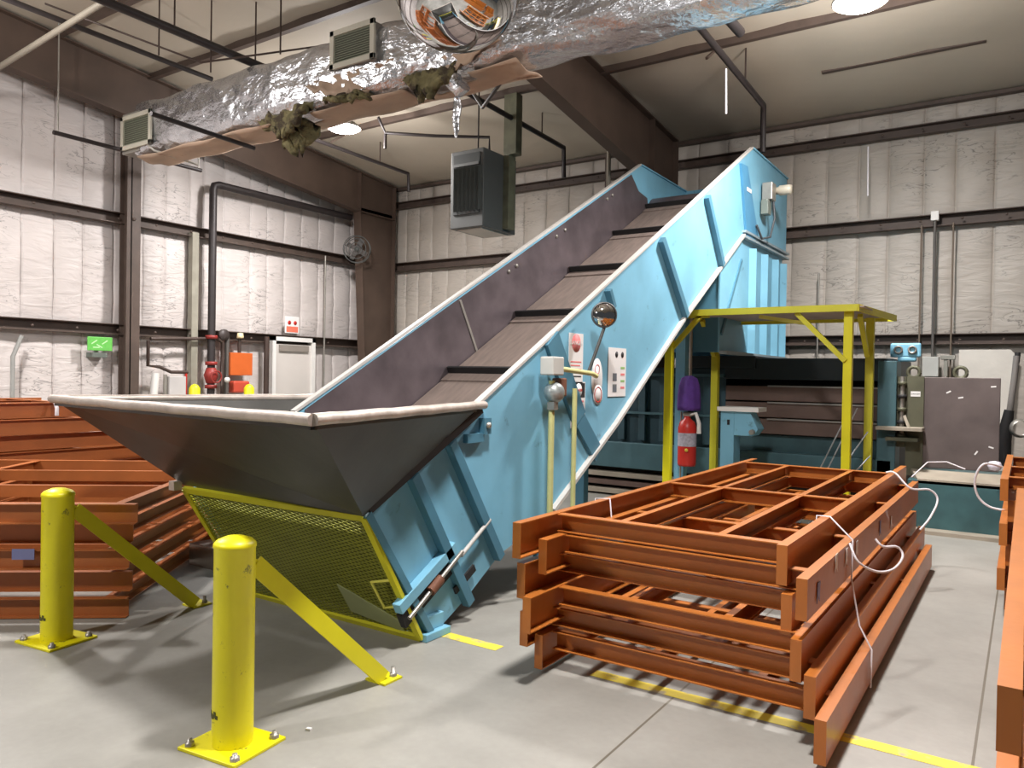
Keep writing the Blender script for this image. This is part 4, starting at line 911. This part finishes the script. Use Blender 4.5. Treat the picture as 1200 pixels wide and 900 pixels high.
MB().tube([(XW+.1, 7.05, 1.2), (XW+.1, 7.08, 1.6)], .06, 12).build('valve_body', white_m, hs)
MB().tube([(XW+.1, 7.25, 1.0), (XW+.1, 7.25, 1.58)], .03, 10).build('riser_tube', galv, hs)
MB().box((XW+.02, 7.3, .9), (XW+.14, 7.6, 1.55)).build('cabinet', mat('hose_grey', (196, 192, 190), .6), hs, bevel=.01)
tag(MB().box((XW, 8.44, 1.58), (XW+.16, 8.90, 1.98)).build('alarm_box', alarm_or, bevel=.008), 'orange metal alarm box right of the red riser valves', 'alarm box')
tag(MB().box((XW, 8.48, 1.27), (XW+.2, 8.82, 1.48)).build('pump_body', mat('pump_red', (196, 78, 56), .5), bevel=.03), 'reddish pump casing under the orange alarm box', 'pump')
pipe([(XW+.08, 8.42, 1.2), (XW+.08, 8.42, 2.3)], .04, 'grey conduit behind the orange alarm box', mat('conduit_dk', (92, 88, 84), .5), 'conduit_pipe')
pipe([(XW+.1, 8.66, 1.98), (XW+.1, 8.66, 2.26)], .03, 'short conduit above the orange alarm box', pipe_m, 'conduit_pipe')
tag(MB().lathe((XW+.12, 8.66, 2.24), [(.0001, .1), (.05, .09), (.06, .03), (.06, 0), (.0001, 0)], 16).build('beacon_light', mat('beacon_cream', (232, 214, 170), .4)), 'cream round beacon above the orange alarm box', 'beacon')
pipe([(XW+.1, 9.25, .3), (XW+.1, 9.25, 2.3)], .05, 'brown vertical pipe left of the grey door', pipe_m, 'conduit_pipe')
pipe([(XW+.02, 10.72, .3), (XW+.02, 10.72, 4.0)], .018, 'thin grey conduit right of the grey door', galv, 'conduit_pipe')
gs = thing('green_sign', (XW, 6.23, 1.85), 'light green sign on the left wall left of the brown post', 'sign')
MB().box((XW, 6.04, 1.93), (XW+.015, 6.42, 2.14)).build('panel', green_sign, gs, bevel=.01)
gz = MB()
for (y, z, a) in ((6.14, 2.06, .6), (6.22, 2.0, -.5), (6.3, 2.06, .6), (6.17, 1.98, 0)): gz.obox((XW+.017, y, z), ((0, math.cos(a), math.sin(a)), (1, 0, 0), (0, -math.sin(a), math.cos(a))), (.05, .001, .008))
gz.build('white_figure', mat('fig_pale', (196, 240, 180), .5), gs)
tag(MB().box((XW-.2, 6.12, 1.83), (XW+.012, 6.34, 1.90)).build('name_plate', mat('plate_grey', (104, 112, 104), .5)), 'small grey plate under the green sign', 'plate')
xs_ = thing('door_sign', (XW, 9.92, 2.42), 'white and red warning sign above the grey door', 'sign')
MB().box((XW, 9.74, 2.40), (XW+.015, 10.08, 2.72)).build('panel', label_w, xs_, bevel=.01)
MB().box((XW+.016, 9.77, 2.42), (XW+.018, 10.05, 2.53)).build('red_band', mat('sign_coral', (232, 120, 96), .5), xs_)
for y in (9.84, 9.98): MB().lathe((XW+.016, y, 2.60), [(.0001, .002), (.04, .002), (.04, 0)], 16, (1, 0, 0)).build('red_symbol', red_m, xs_)
pipe([(XW+.05, 5.0, .3), (XW+.05, 5.0, 1.8), (XW+.03, 5.12, 2.1)], .03, 'grey flexible pipe at the left edge of the wall', mat('flex_grey', (150, 150, 146), .6), 'conduit_pipe')
# short yellow posts by the wall
for i, (x, y) in enumerate(((-11.0, 7.33), (-11.0, 8.36))):
    tag(MB().lathe((x, y, 0), [(.0001, 1.44), (.05, 1.42), (.085, 1.37), (.085, .0)], 24).build('guard_post', yellow), ['yellow guard post beside the riser, left one', 'yellow guard post beside the orange alarm box, right one'][i], 'bollard', 'yellow guard posts before the riser')
# wall fan on the corner column
wf = thing('wall_fan', (-11.25, 11.15, 3.9), 'grey round wall fan on the dark corner column', 'fan')
fc = Vector((-11.30, 11.12, 4.16)); fa = Vector((.55, -.83, 0)).normalized()
n = 28; fu = fa.cross(Vector((0, 0, 1))).normalized()
for rr_, off in ((.27, 0), (.2, .04), (.12, .06), (.27, -.1)):
    MB().tube([fc+fa*off+fu*rr_*math.cos(2*math.pi*i/n)+Vector((0, 0, rr_*math.sin(2*math.pi*i/n))) for i in range(n+1)], .008, 6, False).build('cage_ring', grey_heater, wf)
b = MB()
for k in range(4):
    a = k*math.pi/2+.5; dv = fu*math.cos(a)+Vector((0, 0, math.sin(a))); sv = fa.cross(dv)
    b.obox(fc-fa*.04+dv*.14, (dv, (sv+fa*.5), fa), (.09, .055, .003))
b.build('blades', mat('fan_blade', (104, 100, 98), .4, .3), wf)
MB().lathe(fc-fa*.12, [(.0001, .12), (.05, .11), (.06, 0), (.0001, -.1)], 16, fa).build('motor', grey_heater, wf)
MB().tube([fc-fa*.14, fc-fa*.2+Vector((0, .1, -.1))], .02, 8).build('bracket', pipe_dk, wf)

# ================================================================== BACK WALL FITTINGS
YW = YB-.02
eb = thing('junction_box', (-1.13, YW, 3.95), 'white junction box on the upper girt of the back wall', 'junction box')
MB().box((-1.18, YW-.1, 3.94), (-1.08, YW-.01, 4.07)).build('box', white_m, eb, bevel=.006)
pipe([(-1.125, YW-.05, 1.9), (-1.13, YW-.05, 3.94)], .02, 'grey conduit dropping from the white junction box', mat('conduit_dk', (92, 88, 84)), 'conduit_pipe')
pipe([(-1.3, YW-.02, 1.7), (-1.3, YW-.02, 3.9)], .012, 'brownish wall seam pipe left of the conduit', mat('conduit_br', (118, 104, 90), .5), 'conduit_pipe')
pipe([(-.905, YW-.02, 1.7), (-.905, YW-.02, 3.9)], .012, 'brownish wall pipe right of the conduit', mat('conduit_br', (118, 104, 90)), 'conduit_pipe')
pipe([(-2.68, YW-.03, 1.9), (-2.68, YW-.03, 3.3)], .014, 'thin pale conduit right of the blue chute', galv, 'conduit_pipe')
eb2 = thing('electrical_panel', (-1.12, YW, 1.7), 'pale grey electrical boxes on the back wall above the baler door', 'electrical box')
MB().box((-1.24, YW-.14, 1.74), (-1.04, YW, 2.02)).build('main_box', mat('box_pale', (190, 190, 184)), eb2, bevel=.008)
MB().box((-1.02, YW-.12, 1.98), (-.84, YW, 2.04)).box((-.98, YW-.1, 1.74), (-.93, YW, 1.98)).build('side_box', mat('box_mid', (150, 148, 138), .5), eb2, bevel=.008)
tag(MB().prism([(-.80, YW-.03, .45), (-.22, YW-.03, .45), (-.14, YW-.03, 2.05), (-.2, YW-.03, 2.12), (-.80, YW-.03, 2.12)], (0, .02, 0)).build('wall_panel', mat('panel_pale', (222, 216, 206), .5, 0, .08, 3, .3, 6)), 'pale rectangular panel on the back wall behind the baler door', 'panel')
hb2 = thing('hose_bundle', (-.15, 10.4, .5), 'dark hose bundle standing right of the baler door', 'hose')
MB().tube([(-.20, 10.6, .7), (-.22, 10.6, 1.0), (-.17, 10.6, 1.35)], [.06, .08, .05], 12).build('dark_sleeve', black_m, hb2)
MB().tube([(-.17, 10.6, 1.3), (-.13, 10.6, 1.7), (-.11, 10.6, 1.98)], .035, 10).build('upper_tube', mat('tube_grey', (120, 116, 112), .5), hb2)
MB().tube([(-.11, 10.6, 1.9), (-.10, 10.6, 2.02)], .03, 8).build('tip', black_m, hb2)
MB().lathe((-.06, 10.5, 1.15), [(.08, -.02), (.11, 0), (.08, .02)], 20, (.3, -1, 0)).build('coil', galv, hb2)
tag(MB().lathe((-.26, 9.2, .82), [(.0001, .05), (.05, .04), (.065, 0), (.05, -.04), (.0001, -.05)], 16).build('crumpled_bag', mat('bag_white', (226, 222, 236), .4)), 'crumpled white plastic wad hanging by the right frame stack', 'plastic wad')
# litter on the floor
tag(MB().obox((-2.72, 2.42, .006), ((1, .3, 0), (-.3, 1, 0), (0, 0, 1)), (.012, .009, .005)).build('paper_scrap', label_w), 'tiny white scrap on the floor right of the near bollard', 'litter')
